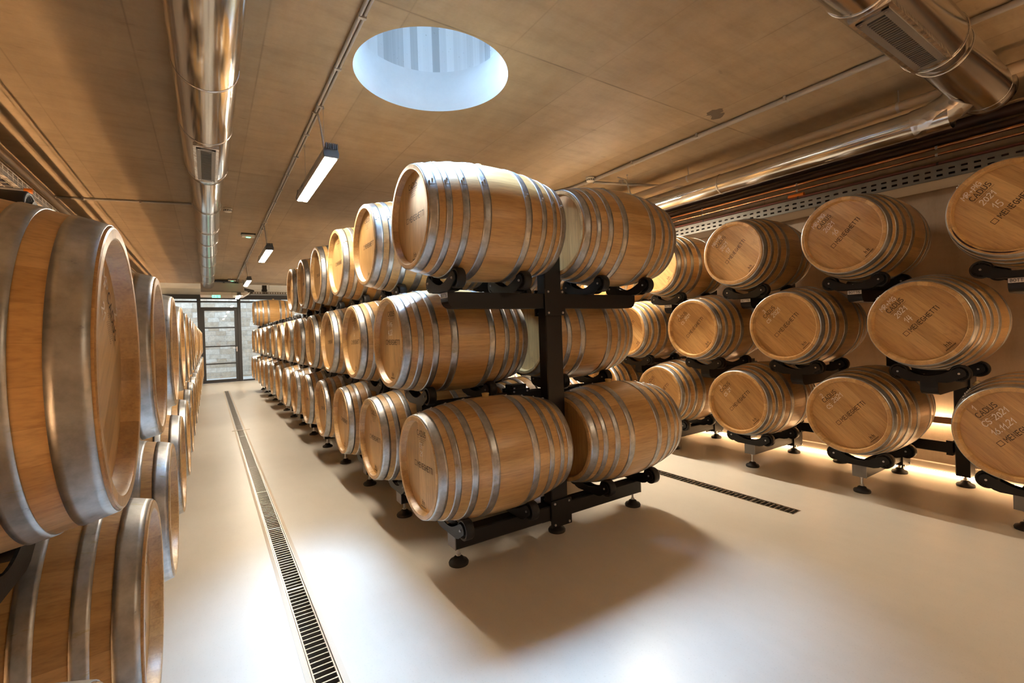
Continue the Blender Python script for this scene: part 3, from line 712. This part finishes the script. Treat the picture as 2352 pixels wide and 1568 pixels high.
chB = {0: ([('1', -.038, .216, .032), ('CS 2021', -.078, .114, .034), ('16.11.21', -.082, .048, .034)], 'oak barrel chalked 1 and a date, bottom tier at right photo edge'),
       1: ([('2', -.045, .205, .032), ('CS', -.075, .115, .030), ('2021', -.005, .122, .034)], 'oak barrel chalked 2 on bottom tier of right wall rack'),
       2: ([('3', -.04, .205, .03), ('CS', -.06, .118, .028), ('21', 0, .122, .03)], None)}
for k in range(9):
    ch, lb = chB.get(k, ([('CS', -.05, .12, .03)], None))
    barrel(XRK, YR+k*PR, RB, False, roll, lb or 'bottom tier oak barrel of right wall rack, %s' % od(k), gR, ch, seed=80+k)
XPR = XRK+1.0
for k in range(9):
    place_rack('barrel_rack', YR+k*PR, XPR, -.792, .10, (RB, RT), RT-.16, (-.755, .03),
               'black steel frame of right wall rack, top and bottom arms, %s' % ('at right photo edge' if k == 0 else ORD[k]+' from the front'), 'black steel frames of the right wall rack', False, True, k < 5)
    place_rack('barrel_rack', YR+YMR+k*PR, XPR, -.792, .10, (RM_,), RM_-.36, (0,),
               'black steel post with middle arm of right wall rack, %s' % ('nearest the viewer' if k == 0 else ORD[k]+' from the front'), 'black middle-tier posts of the right wall rack', False, True, k < 5)
# left rack along the wall, heads towards the aisle; the top arms are empty
XLK, YL, PL, YML = -.1522, 1.7218, .9276, -.439
gL = 'wine barrels of the left wall rack'
for k in range(17):
    lb = {0: 'huge foreground oak barrel at left photo edge, upper tier of left wall rack'}.get(k, 'upper tier oak barrel of left wall rack, %s' % od(k))
    barrel(XLK, YL+YML+k*PL, ZM, True, math.radians(52), lb, gL, [('2', .012, .212, .034), ('MP', -.135, .15, .036), ('21', -.09, .09, .03)] if k == 0 else None, seed=100+k, word=k > 0)
for k in range(-1, 17):
    lb = {-1: 'lowest left oak barrel cut off by bottom photo edge, lower tier of left wall rack', 0: 'lower tier oak barrel just below the huge foreground one, left wall rack'}.get(k, 'lower tier oak barrel of left wall rack, %s' % od(k+1))
    barrel(XLK, YL+k*PL, ZB, True, math.radians(52), lb, gL, seed=130+k)
XPL = XLK-1.0
for k in range(-1, 17):
    place_rack('barrel_rack', YL+k*PL, XPL, -.792, .10, (ZB, ZT), ZT-.16, (-.755, .03),
               'black steel frame of left wall rack with empty top arm, %s' % ('nearest the viewer' if k == -1 else ORD[k+1]+' from the front'), 'black steel frames of the left wall rack', True, True, k < 4)
for k in range(17):
    place_rack('barrel_rack', YL+YML+k*PL, XPL, -.792, .10, (ZM,), ZM-.36, (0,),
               'black steel post carrying upper barrels of left wall rack, %s' % ('nearest the viewer' if k == 0 else ORD[k]+' from the front'), 'black upper-tier posts of the left wall rack', True, True, k < 4)

# tie beams low on the racks (each links two neighbouring posts)
def tie(x, y0, y1, z, label, grp):
    mb = MB(); mb.bbox((x-.03, y0, z-.045), (x+.03, y1, z+.045), BLACK, .005)
    for yy in (y0+.02, y1-.02):
        mb.box((x-.034, yy-.02, z-.06), (x+.034, yy+.02, z+.06), BLACK)
    return solo('tie_beam', mb, (x, (y0+y1)/2, z), label, 'tie beam', grp)
for nm, xx, ya, pp, ym, cnt, zz in (('centre rack', XM, YC, P, YM, 13, .30), ('right wall rack', XPR, YR, PR, YMR, 9, .30), ('left wall rack', XPL, YL-PL, PL, YML+PL, 17, .30)):
    for k in range(cnt):
        a = ya+k*pp+.066; b = ya+ym+k*pp-.066; c = ya+ym+k*pp+.066; d_ = ya+(k+1)*pp-.066
        tie(xx, a, b, zz, 'low black tie beam of %s, in front half of bay %s' % (nm, ORD[k]+' from the front' if k else 'nearest the viewer'), 'low tie beams of the '+nm)
        if not (cnt in (9,) and k == cnt-1): tie(xx, c, d_, zz, 'low black tie beam of %s, in rear half of bay %s' % (nm, ORD[k]+' from the front' if k else 'nearest the viewer'), 'low tie beams of the '+nm)

# ------------------------------------------------------------------ floor drains
def drain(x0, x1, y0, y1, edge, name_label, cross):
    t = tag(empty('floor_drain', ((x0+x1)/2, (y0+y1)/2, 0)), name_label, 'drain')
    cx, cy = (x0+x1)/2, (y0+y1)/2
    mb = MB(); mb.box((x0-cx, y0-cy, -.20), (x1-cx, y1-cy, -.19), PIT)
    for a in (x0-cx, x1-cx): mb.add([(a, y0-cy, -.20), (a, y1-cy, -.20), (a, y1-cy, 0), (a, y0-cy, 0)], [(0, 1, 2, 3)], PIT)
    for a in (y0-cy, y1-cy): mb.add([(x0-cx, a, -.20), (x1-cx, a, -.20), (x1-cx, a, 0), (x0-cx, a, 0)], [(0, 1, 2, 3)], PIT)
    ob('channel', mb, t)
    mb = MB(); w_ = .005
    for a, b in ((x0-cx, x0-cx+w_), (x1-cx-w_, x1-cx)): mb.box((a, y0-cy, -.02), (b, y1-cy, .0015), STEEL)
    for a, b in ((y0-cy, y0-cy+w_), (y1-cy-w_, y1-cy)): mb.box((x0-cx, a, -.02), (x1-cx, b, .0015), STEEL)
    ob('frame', mb, t)
    if edge:
        mb = MB(); e = edge
        for a, b in ((x0-cx-e, x0-cx), (x1-cx, x1-cx+e)): mb.box((a, y0-cy, -.01), (b, y1-cy+e, .0012), EDGE)
        mb.box((x0-cx-e, y1-cy, -.01), (x1-cx+e, y1-cy+e, .0012), EDGE); ob('edging', mb, t)
    mb = MB(); pitch = .0365; n = int((y1-y0)/pitch)
    for sgn in (-1, 1): mb.box((sgn*(cx-x0-.011)-.003, y0-cy, -.022), (sgn*(cx-x0-.011)+.003, y1-cy, -.001), STEEL)
    for i in range(1, n):
        yy = y0-cy+i*pitch; w2 = .0075 if i % 27 == 9 else .0032
        mb.box((x0-cx+.010, yy-w2, -.020), (x1-cx-.010, yy+w2, -.0015), STEEL)
    ob('grate', mb, t)
    if cross:
        mb = MB(); mb.box((.252-cx, cross-cy-.02, -.005), (.488-cx, cross-cy+.02, .003), EDGE); mb.box((.262-cx, cross-cy-.006, 0), (.478-cx, cross-cy+.006, .0045), STEEL); ob('joint_strip', mb, t)
    return t
drain(*D1, .020, 'long slotted floor drain with beige edging in the left aisle', 8.29)
drain(*D2, 0, 'narrow slotted floor drain in the right aisle', None)

# ------------------------------------------------------------------ ducts
def ring(mb, ax, t, r, c, mat=None): mb.lathe([(t-.008, r), (t-.006, r+.003), (t+.006, r+.003), (t+.008, r)], ax, mat or CRINK, 48, c)
t = tag(empty('ventilation_duct', (.031, 5.36, CAMH+1.515)), 'long polished round ventilation duct over the left aisle', 'duct')
mb = MB(); c0 = (0, 0, 0)
mb.lathe([(-8.8, .002), (-8.8, .1565), (-.60, .1565), (-.47, .150), (-.43, .134)], 1, FOIL, 64, c0); ob('duct_section', mb, t)
mb = MB(); mb.lathe([(-.43, .134), (9.75, .134), (9.75, .001)], 1, FOIL, 64, (0, 0, .022)); ob('duct_section', mb, t)
for yy in (-4.3, -3.2, -2.33, -1.50, -.59): mb = MB(); ring(mb, 1, yy, .1575, c0); ob('tape_joint', mb, t)
for yy in (-.38, .85, 2.05, 2.95, 4.1, 5.4, 7.0, 8.4): mb = MB(); ring(mb, 1, yy, .135, (0, 0, .022)); ob('tape_joint', mb, t)
def grille_on(parent, ax, t0, t1, ang, r, c, half, bars):
    """register plate set on a duct at angle ang (deg, 0 = +second axis, -90 = down)"""
    g = MB(); a = math.radians(ang); o = [i for i in range(3) if i != ax]
    def P3(t_, s_, h):      # t along duct, s across the plate, h outward
        v = [0, 0, 0]; v[ax] = t_; p = (math.cos(a)*(r*.985+h)-math.sin(a)*s_, math.sin(a)*(r*.985+h)+math.cos(a)*s_)
        v[o[0]] = c[o[0]]+p[0]; v[o[1]] = c[o[1]]+p[1]; return v
    def bx(t0_, t1_, s0, s1, h0, h1, mat):
        vs = [P3(t_, s_, h) for h in (h0, h1) for (t_, s_) in ((t0_, s0), (t1_, s0), (t1_, s1), (t0_, s1))]
        g.add(vs, [(0, 3, 2, 1), (4, 5, 6, 7), (0, 1, 5, 4), (1, 2, 6, 5), (2, 3, 7, 6), (3, 0, 4, 7)], mat)
    bx(t0-.03, t1+.03, -half-.018, half+.018, -.05, .006, CRINK)
    bd = half*.56
    bx(t0, t1, -half, -bd, .006, .012, CAPL); bx(t0, t1, bd, half, .006, .012, CAPL)
    bx(t0, t0+.035, -half, half, .006, .012, CAPL); bx(t1-.035, t1, -half, half, .006, .012, CAPL)
    bx(t0+.035, t1-.035, -bd, bd, .006, .0066, SLOT)
    for i in range(bars):
        tt = t0+.045+(t1-t0-.09)*(i+.5)/bars; bx(tt-.004, tt+.004, -bd, bd, .0066, .0125, CAPL if bars < 20 else GRBAR)
    for tt in (t0+.015, t1-.015):
        for s_ in (-half*.75, half*.75):
            p, q_ = P3(tt, s_, .011), P3(tt, s_, .015); g.cyl(p, q_, .006, BOLT, 8)
    ob('vent_grille', g, parent, label='grey slotted air grille')
CAPL = simple('grey_register_frame', (.27, .26, .25), .4, .6); GRBAR = simple('grey_register_bars', (.22, .21, .20), .4, .5)
grille_on(t, 1, -1.42, -.66, -92, .1565, c0, .059, 24)
t = tag(empty('ventilation_duct', (2.86, .871, CAMH+1.522)), 'thick shiny duct crossing overhead at upper right with slotted grille', 'duct')
mb = MB(); mb.lathe([(-2.70, .154), (.55, .154), (.64, .139)], 0, FOIL, 64, c0); ob('duct_section', mb, t)
mb = MB(); mb.lathe([(.64, .139), (1.55, .139), (1.56, .148), (1.63, .148), (1.64, .134), (1.645, .001)], 0, FOIL, 64, (0, 0, 0)); ob('duct_section', mb, t)
for xx, r_ in ((-1.43, .155), (-.38, .155), (.53, .155), (.68, .140), (1.53, .140)): mb = MB(); ring(mb, 0, xx, r_, c0); ob('tape_joint', mb, t)
grille_on(t, 0, -.32, .45, -95, .154, c0, .064, 30)
t = tag(empty('ventilation_duct', (4.25, 4.9, CAMH+1.373)), 'slim shiny duct running along the right wall above the barrels', 'duct')
mb = MB(); mb.lathe([(-3.9, .094), (4.2, .094), (4.2, .001)], 1, FOIL, 48, c0); ob('duct_section', mb, t)
mb = MB(); mb.tube([(0, -4.03, .145), (0, -3.97, .11), (0, -3.90, .05), (0, -3.80, .01), (0, -3.70, 0)], .101, CRINK, 32); ob('foil_elbow', mb, t, label='crinkled foil-taped elbow')
for yy in (-2.2, -.3, 1.6): mb = MB(); ring(mb, 1, yy, .095, c0); ob('tape_joint', mb, t)

# ------------------------------------------------------------------ pipes, conduits, trays under the ceiling
ZC = HC
def clips(mb, pts, r):
    for (x, y, z, ax) in pts:
        d = (.010, r*1.9, r*1.5) if ax == 0 else (r*1.9, .010, r*1.5)
        mb.box((x-d[0], y-d[1], z-d[2]), (x+d[0], y+d[1], HC), GREYP)
mb = MB(); mb.cyl((.716, Y0, HC-.014), (.716, 15.6, HC-.014), .010, GREYP, 10); mb.cyl((.741, Y0, HC-.012), (.741, 15.6, HC-.012), .008, GREYP, 10)
clips(mb, [(.728, -2+.56*i, HC-.012, 1) for i in range(31)], .011)
solo('cable_conduit', mb, (.728, 7, HC), 'pair of grey conduits on ceiling above the hanging lamps of the left aisle', 'conduit')
mb = MB(); mb.cyl((3.695, Y0, HC-.022), (3.695, 4.05, HC-.022), .020, GREYP, 10); mb.tube([(3.695, 4.0, HC-.016), (3.67, 4.3, HC-.02), (3.60, 4.5, HC-.02), (3.60, 12, HC-.02)], .018, GREYP)
clips(mb, [(3.695, -2+.76*i, HC-.016, 1) for i in range(8)]+[(3.60, 4.8+.8*i, HC-.016, 1) for i in range(8)], .014)
solo('cable_conduit', mb, (3.68, 5, HC), 'grey conduit on ceiling above the right aisle, passing the smoke detector', 'conduit')
mb = MB(); mb.cyl((3.70, 3.92, HC-.045), (5.2, 3.42, HC-.045), .015, GREYP, 10); clips(mb, [(4.03, 3.81, HC-.03, 0), (4.6, 3.62, HC-.03, 0)], .014)
solo('cable_conduit', mb, (4.2, 3.75, HC), 'short conduit crossing ceiling from the smoke detector to the right wall', 'conduit')
mb = MB(); mb.cyl((XL, 7.27, HC-.014), (-.125, 6.96, HC-.014), .0125, GREYP, 10); clips(mb, [(-1.16, 7.21, HC-.014, 0), (-.63, 7.085, HC-.014, 0)], .0125)
solo('cable_conduit', mb, (-.8, 7.1, HC), 'conduit crossing ceiling from left wall to the long duct', 'conduit')
mb = MB(); mb.cyl((4.36, Y0, CAMH+1.574), (4.36, 12, CAMH+1.574), .037, BEIGEP, 20)
for yy in (-.5, 1.32, 3.15, 4.95, 6.8): mb.cyl((4.36, yy, CAMH+1.59), (4.36, yy, HC), .0055, BOLT, 8); mb.lathe([(-.01, .039), (.01, .039)], 1, BOLT, 20, (4.36, yy, CAMH+1.574))
solo('water_pipe', mb, (4.36, 5, CAMH+1.574), 'beige insulated pipe hung on rods beside the right wall', 'pipe')
for i, (xx, zz, r, m_, lb) in enumerate(((5.10, 1.405, .013, COPPER, 'uppermost bright copper pipe along the right wall'), (5.10, 1.345, .011, COPPER, 'second bright copper pipe along the right wall, just above the tray'),
                                         (5.18, 1.47, .030, DARKP, 'black insulated pipe above the copper pipes on the right wall'), (5.30, 1.60, .045, DARKP, 'thick dark pipe high in the right wall corner'),
                                         (5.12, 1.175, .050, DARKP, 'thick black cable bundle lying in the right tray'), (5.12, 1.275, .012, REDC, 'red brown cable lying in the right tray'))):
    mb = MB(); mb.cyl((xx, Y0, CAMH+zz), (xx, 12, CAMH+zz), r, m_, 12)
    for yy in [-2+1.1*j for j in range(12)]: mb.lathe([(-.008, r+.003), (.008, r+.003)], 1, GREYP if m_ is COPPER else DARKP, 12, (xx, yy, CAMH+zz))
    solo('wall_pipe' if 'pipe' in lb else 'cable_bundle', mb, (xx, 4, CAMH+zz), lb, 'pipe' if 'pipe' in lb else 'cable', None)
# perforated tray on the right wall
t = tag(empty('cable_tray', (5.2, 5, CAMH+1.12)), 'perforated steel cable tray on the right wall above the barrels', 'cable tray')
mb = MB(); ys = -8.5; y1_ = 7.0; zr = [0, .022, .040, .066, .084, .115]
n = int((y1_-ys)/.075)
for i in range(n):
    a = ys+i*.075; cuts = [a, a+.018, a+.057, a+.075]
    for j in range(5):
        for q_ in range(3):
            if q_ == 1 and j in (1, 3): continue
            mb.add([(-.19, cuts[q_], zr[j]), (-.19, cuts[q_+1], zr[j]), (-.19, cuts[q_+1], zr[j+1]), (-.19, cuts[q_], zr[j+1])], [(0, 1, 2, 3)], TRAY)
mb.box((-.19, ys, -.002), (.19, y1_, .002), TRAYB); mb.box((-.192, ys, .112), (-.18, y1_, .116), TRAY); mb.box((.188, ys, 0), (.19, y1_, .11), TRAY)
ob('tray_channel', mb, t)
for yy in (-4.4, -2.8, -1.2, .4, 2.0, 3.6, 5.2):
    mb = MB(); mb.prism([(-.19, -.006), (.19, -.006), (.19, -.20), (.17, -.20), (.165, -.05), (-.19, -.03)], yy-.004, yy+.004, 1, TRAY); ob('wall_bracket', mb, t)
mb = MB(); mb.cyl((5.13, 2.35, CAMH+1.30), (5.13, 2.50, CAMH+1.30), .022, ORANGE, 12); solo('pipe_sleeve', mb, (5.13, 2.42, CAMH+1.30), 'small orange sleeve among the pipes above the right tray', 'sleeve')
# wire basket tray on the left wall
t = tag(empty('cable_tray', (-1.262, 8, CAMH+1.165)), 'zinc wire basket cable tray high on the left wall', 'cable tray')
mb = MB(); ya, yb = -9.5, 8.8
for xx, zz in [(-.14, .07), (-.14, .035), (-.14, 0), (-.09, 0), (-.04, 0), (.01, 0), (.06, 0), (.11, 0), (.14, .035), (.14, .07), (.14, 0)]:
    mb.cyl((xx, ya, zz), (xx, yb, zz), .0028, WIRE, 5, False)
yy = ya
while yy < yb:
    mb.tube([(-.14, yy, .075), (-.14, yy, -.003), (.14, yy, -.003), (.14, yy, .075)], .0028, WIRE, 5); yy += .10
ob('wire_basket', mb, t)
for i, (xx, zz, r, m_, lb) in enumerate(((-1.22, 1.20, .022, DARKP, 'black cable bundle lying in the left wire tray'), (-1.30, 1.195, .016, REDC, 'reddish cable lying in the left wire tray'), (-1.35, 1.195, .012, DARKP, 'thin black cable at the wall side of the left wire tray'),
                                         (-1.34, 1.40, .042, GREYP, 'thick grey pipe above the left wire tray'), (-1.365, 1.57, .028, BEIGEP, 'beige pipe in the corner of left wall and ceiling'), (-1.31, 1.31, .010, COPPER, 'thin copper pipe above the left wire tray'))):
    mb = MB(); mb.cyl((xx, Y0, CAMH+zz), (xx, 16.5, CAMH+zz), r, m_, 12)
    solo('wall_pipe' if 'pipe' in lb else 'cable_bundle', mb, (xx, 6, CAMH+zz), lb, 'pipe' if 'pipe' in lb else 'cable')
mb = MB(); mb.tube([(XL, 4.33, CAMH+1.02), (-1.32, 4.35, CAMH+1.035), (-1.14, 4.4, CAMH+1.045), (-1.0, 4.4, CAMH+1.045)], .012, GREYP, 12); mb.cyl((-1.0, 4.4, CAMH+1.045), (-.96, 4.4, CAMH+1.045), .017, ORANGE, 12)
solo('cable_outlet', mb, (-1.2, 4.4, CAMH+1.04), 'grey conduit stub with orange cap under the left wire tray', 'conduit')

# ------------------------------------------------------------------ lamps, detectors, signs
def lamp(x, y, z, label, glow=None):
    glow = glow or LAMPM
    t = tag(empty('hanging_lamp', (x, y+.61, z)), label, 'lamp', 'linear hanging lamps')
    L2 = .61
    mb = MB(); mb.prism([(-.045, .0), (.045, .0), (.050, .03), (.038, .062), (-.038, .062), (-.050, .03)], -L2, L2, 1, LBODY)
    for i in range(7): xx = -.036+.012*i; mb.box((xx-.0022, -L2+.002, .06), (xx+.0022, L2-.002, .082), LBODY)
    ob('housing', mb, t)
    for s_ in (-1, 1):
        mb = MB(); mb.prism([(-.047, -.002), (.047, -.002), (.052, .03), (.042, .066), (-.042, .066), (-.052, .03)], s_*(L2-.0)-.010, s_*(L2)+.010, 1, LCAP)
        for i in range(7): xx = -.036+.012*i; mb.box((xx-.003, s_*L2-.03, .055), (xx+.003, s_*L2+.012, .092), LCAP)
        ob('end_cap', mb, t)
    mb = MB()
    for a, b in ((-.040, -.006), (.006, .040)): mb.bbox((a, -L2+.015, -.007), (b, L2-.015, -.0), glow, .003)
    mb.box((-.006, -L2+.015, -.003), (.006, L2-.015, 0), glow)
    ob('diffuser', mb, t)
    mb = MB(); dz = HC-z
    for s_ in (-.40, .40): mb.cyl((0, s_, .08), (0, s_, dz), .0016, GREYP, 5); mb.cyl((0, s_, dz-.02), (0, s_, dz), .008, GREYP, 8); mb.lathe([(-.004, .014), (0, .018), (.004, .014)], 0, GREYP, 12, (-.04, s_-.05, .055))
    ob('hanging_wire', mb, t)
    mb = MB(); mb.tube([(-.02, -L2+.12, .075), (-.025, -L2+.13, dz*.35), (-.03, -L2+.16, dz*.6), (-.04, -L2+.20, dz*.85), (-.055, -L2+.30, dz-.015)], .007, GREYP, 8); ob('supply_cable', mb, t)
    return t
LBODY = simple('lamp_grey_aluminium', (.42, .40, .37), .4, .5); LCAP = simple('lamp_dark_end_cap', (.10, .11, .13), .45)
lamp(3.20, -2.0, CAMH+1.256, 'unseen strip lamp added behind the viewer to light the near right floor', FILLM)  # added out of view to brighten the right floor and the near barrels
for i, yy in enumerate((3.43, 7.40, 11.4, 15.3)): lamp(.757, yy, CAMH+1.256, 'lit hanging strip lamp over left aisle, %s' % ('nearest and largest' if i == 0 else ORD[i]+' from the front'))
for i, yy in enumerate((3.43, 7.40, 11.4, 15.3)): lamp(3.95, yy, CAMH+1.256, 'lit hanging strip lamp over right aisle, %s' % ('nearest' if i == 0 else ORD[i]+' from the front'), LAMP_R)
def detector(x, y, label):
    mb = MB(); z = HC
    mb.lathe([(0, .001), (0, .050), (-.018, .050), (-.022, .048), (-.045, .044), (-.050, .038), (-.052, .001)], 2, WHITEP, 28, (x, y, z))
    for k in range(12):
        a = 2*PI*k/12; c, s_ = math.cos(a), math.sin(a); M = Matrix.Translation((x, y, z)) @ Matrix.Rotation(a, 4, 'Z'); mb.box((.041, -.006, -.040), (.0475, .006, -.026), SLOT, M)
    solo('smoke_detector', mb, (x, y, z), label, 'smoke detector', 'white ceiling smoke detectors')
detector(.255, 7.04, 'white smoke detector on ceiling between left duct and conduits'); detector(3.646, 3.91, 'white smoke detector on ceiling beside the right conduit')
for x, y, lb in ((.582, 8.62, 'white emergency light with green glow beside conduits, nearer one'), (.594, 15.2, 'white emergency light with green glow beside conduits, farther one')):
    t = tag(empty('emergency_light', (x, y, HC)), lb, 'emergency light', 'emergency lights')
    mb = MB(); mb.bbox((-.09, -.05, -.055), (.09, .05, -.012), WHITEP, .01); mb.box((-.10, -.06, -.012), (.10, .06, 0), SLOT); ob('housing', mb, t)
    mb = MB(); mb.box((-.03, -.03, -.058), (.03, .03, -.0545), GREENL); ob('light_cover', mb, t, label='glowing green lens')
# cooling unit, cross tray and exit sign by the glass wall
t = tag(empty('cooling_unit', (.42, 15.75, CAMH+1.255)), 'boxy grey cooling unit under ceiling at the end of the long duct', 'cooling unit')
mb = MB(); mb.bbox((-.56, -.42, .09), (.47, .42, .35), GREYP, .01); ob('casing', mb, t)
mb = MB(); mb.prism([(-.58, .0), (.47, .0), (.61, .09), (-.58, .09)], -.44, .44, 1, WHITEP); ob('drip_tray', mb, t, label='white drip tray below the casing')
mb = MB()
for xx in (-.52, .43):
    for yy in (-.37, .37): mb.cyl((xx, yy, .35), (xx, yy, HC-CAMH-1.255), .006, BOLT, 8)
ob('hanger_rods', mb, t)
mb = MB()
n = 60
for i in range(n):
    a = 1.05+i*(4.1/n); mb.box((a, 16.05, CAMH+1.367), (a+.045, 16.055, CAMH+1.432), TRAY)
mb.box((1.05, 16.05, CAMH+1.362), (5.15, 16.3, CAMH+1.369), TRAY); mb.box((1.05, 16.048, CAMH+1.423), (5.15, 16.057, CAMH+1.437), TRAY); mb.box((1.05, 16.048, CAMH+1.362), (5.15, 16.057, CAMH+1.376), TRAY)
for xx in (1.6, 2.9, 4.2): mb.cyl((xx, 16.2, CAMH+1.367), (xx, 16.2, HC), .006, BOLT, 8)
solo('cable_tray', mb, (3.1, 16.2, CAMH+1.4), 'slotted steel cable tray crossing in front of the glass end wall', 'cable tray')
mb = MB(); pts = [(x*.93, y*.93, CAMH+z*.93) for x, y, z in ((.42, 16.9, 1.76), (.52, 16.86, 1.68), (.66, 16.9, 1.73), (.80, 16.95, 1.76), (.90, 17.0, 1.66), (1.0, 17.1, 1.60), (1.25, 17.3, 1.56))]
mb.tube(pts, .042, RUBBER, 14); solo('flexible_hose', mb, (.65, 15.7, CAMH+1.58), 'black insulated hose looping over the cooling unit', 'hose')
for x, w_, h, tlt, lb in ((1.05, .09, .13, .5, 'short tilted black insulation piece on the cross tray'), (1.47, .12, .27, 0, 'upright black insulation piece on the cross tray')):
    mb = MB(); M = Matrix.Translation((x, 16.17, CAMH+1.369)) @ Matrix.Rotation(tlt, 4, 'Y'); mb.box((-w_/2, -.08, 0), (w_/2, .08, h), RUBBER, M); mb.box((-w_/2-.012, -.085, h*.35), (w_/2+.008, .085, h*.55), RUBBER, M)
    solo('pipe_insulation', mb, (x, 16.17, CAMH+1.369), lb, 'insulation')
t = tag(empty('exit_sign', (.25, 14.5, CAMH+1.116)), 'small glowing green exit sign hanging before the cooling unit', 'exit sign')
mb = MB(); mb.bbox((-.15, -.012, .0), (.32, .012, .08), WHITEP, .004); ob('sign_box', mb, t)
mb = MB(); mb.box((-.145, -.0135, .008), (.04, -.0122, .072), EXITM)
mb.add([(-.12, -.0138, .04), (-.085, -.0138, .06), (-.085, -.0138, .02)], [(0, 1, 2)], WHITEP)
for px, pz in ((-.05, .055), (-.045, .035), (-.04, .02)): mb.box((px, -.0145, pz-.006), (px+.03, -.0136, pz+.006), WHITEP)
ob('sign_face', mb, t, label='glowing green face with white arrow and figure')
mb = MB()
for xx in (-.13, .30): mb.cyl((xx, 0, .08), (xx, 0, HC-CAMH-1.116), .003, GREYP, 6)
ob('hanging_wire', mb, t)
# stain patch on the ceiling
mb = MB(); rs = random.Random(3); pts = []
for i in range(26):
    a = 2*PI*i/26; r = .075*(1+.45*math.sin(2*a+1)+rs.uniform(-.22, .22)); pts.append((3.489+r*.9*math.cos(a), 2.243+r*1.12*math.sin(a), HC-.0012))
mb.add(pts, [tuple(range(26))], simple('damp_concrete', (.16, .125, .09), .8)); solo('ceiling_patch', mb, (3.489, 2.243, HC), 'dark irregular damp patch on the concrete ceiling', 'stain')

# ------------------------------------------------------------------ LED wall washers (battens with warm strips above and below, and a strip at the floor)
BATTEN = simple('brown_batten', (.30, .19, .12), .6)
for nm, xw, s_ in (('left', XL, 1), ('right', XR, -1)):
    t = tag(empty('light_batten', (xw, 7, CAMH-.905)), 'brown batten with warm light strips low on the %s wall' % nm, 'wall light')
    def bx(a, b, z0, z1, mat, name, y0=-10.4, y1=10.9):
        mb = MB(); x0, x1 = sorted((s_*a, s_*b)); mb.box((x0, y0, z0), (x1, y1, z1), mat); return ob(name, mb, t)
    bx(.045, .060, -.028, .028, BATTEN, 'batten_board'); bx(0, .045, -.010, .010, BATTEN, 'batten_support')
    led = LEDL if nm == 'left' else LEDM
    bx(.012, .034, .010, .014, led, 'light_strip'); bx(.012, .034, -.014, -.010, led, 'light_strip')
    t = tag(empty('light_batten', (xw, 7, .01)), 'warm light strip at the foot of the %s wall baseboard' % nm, 'wall light')
    bx(.042, .050, -.006, .006, LEDF, 'light_strip')
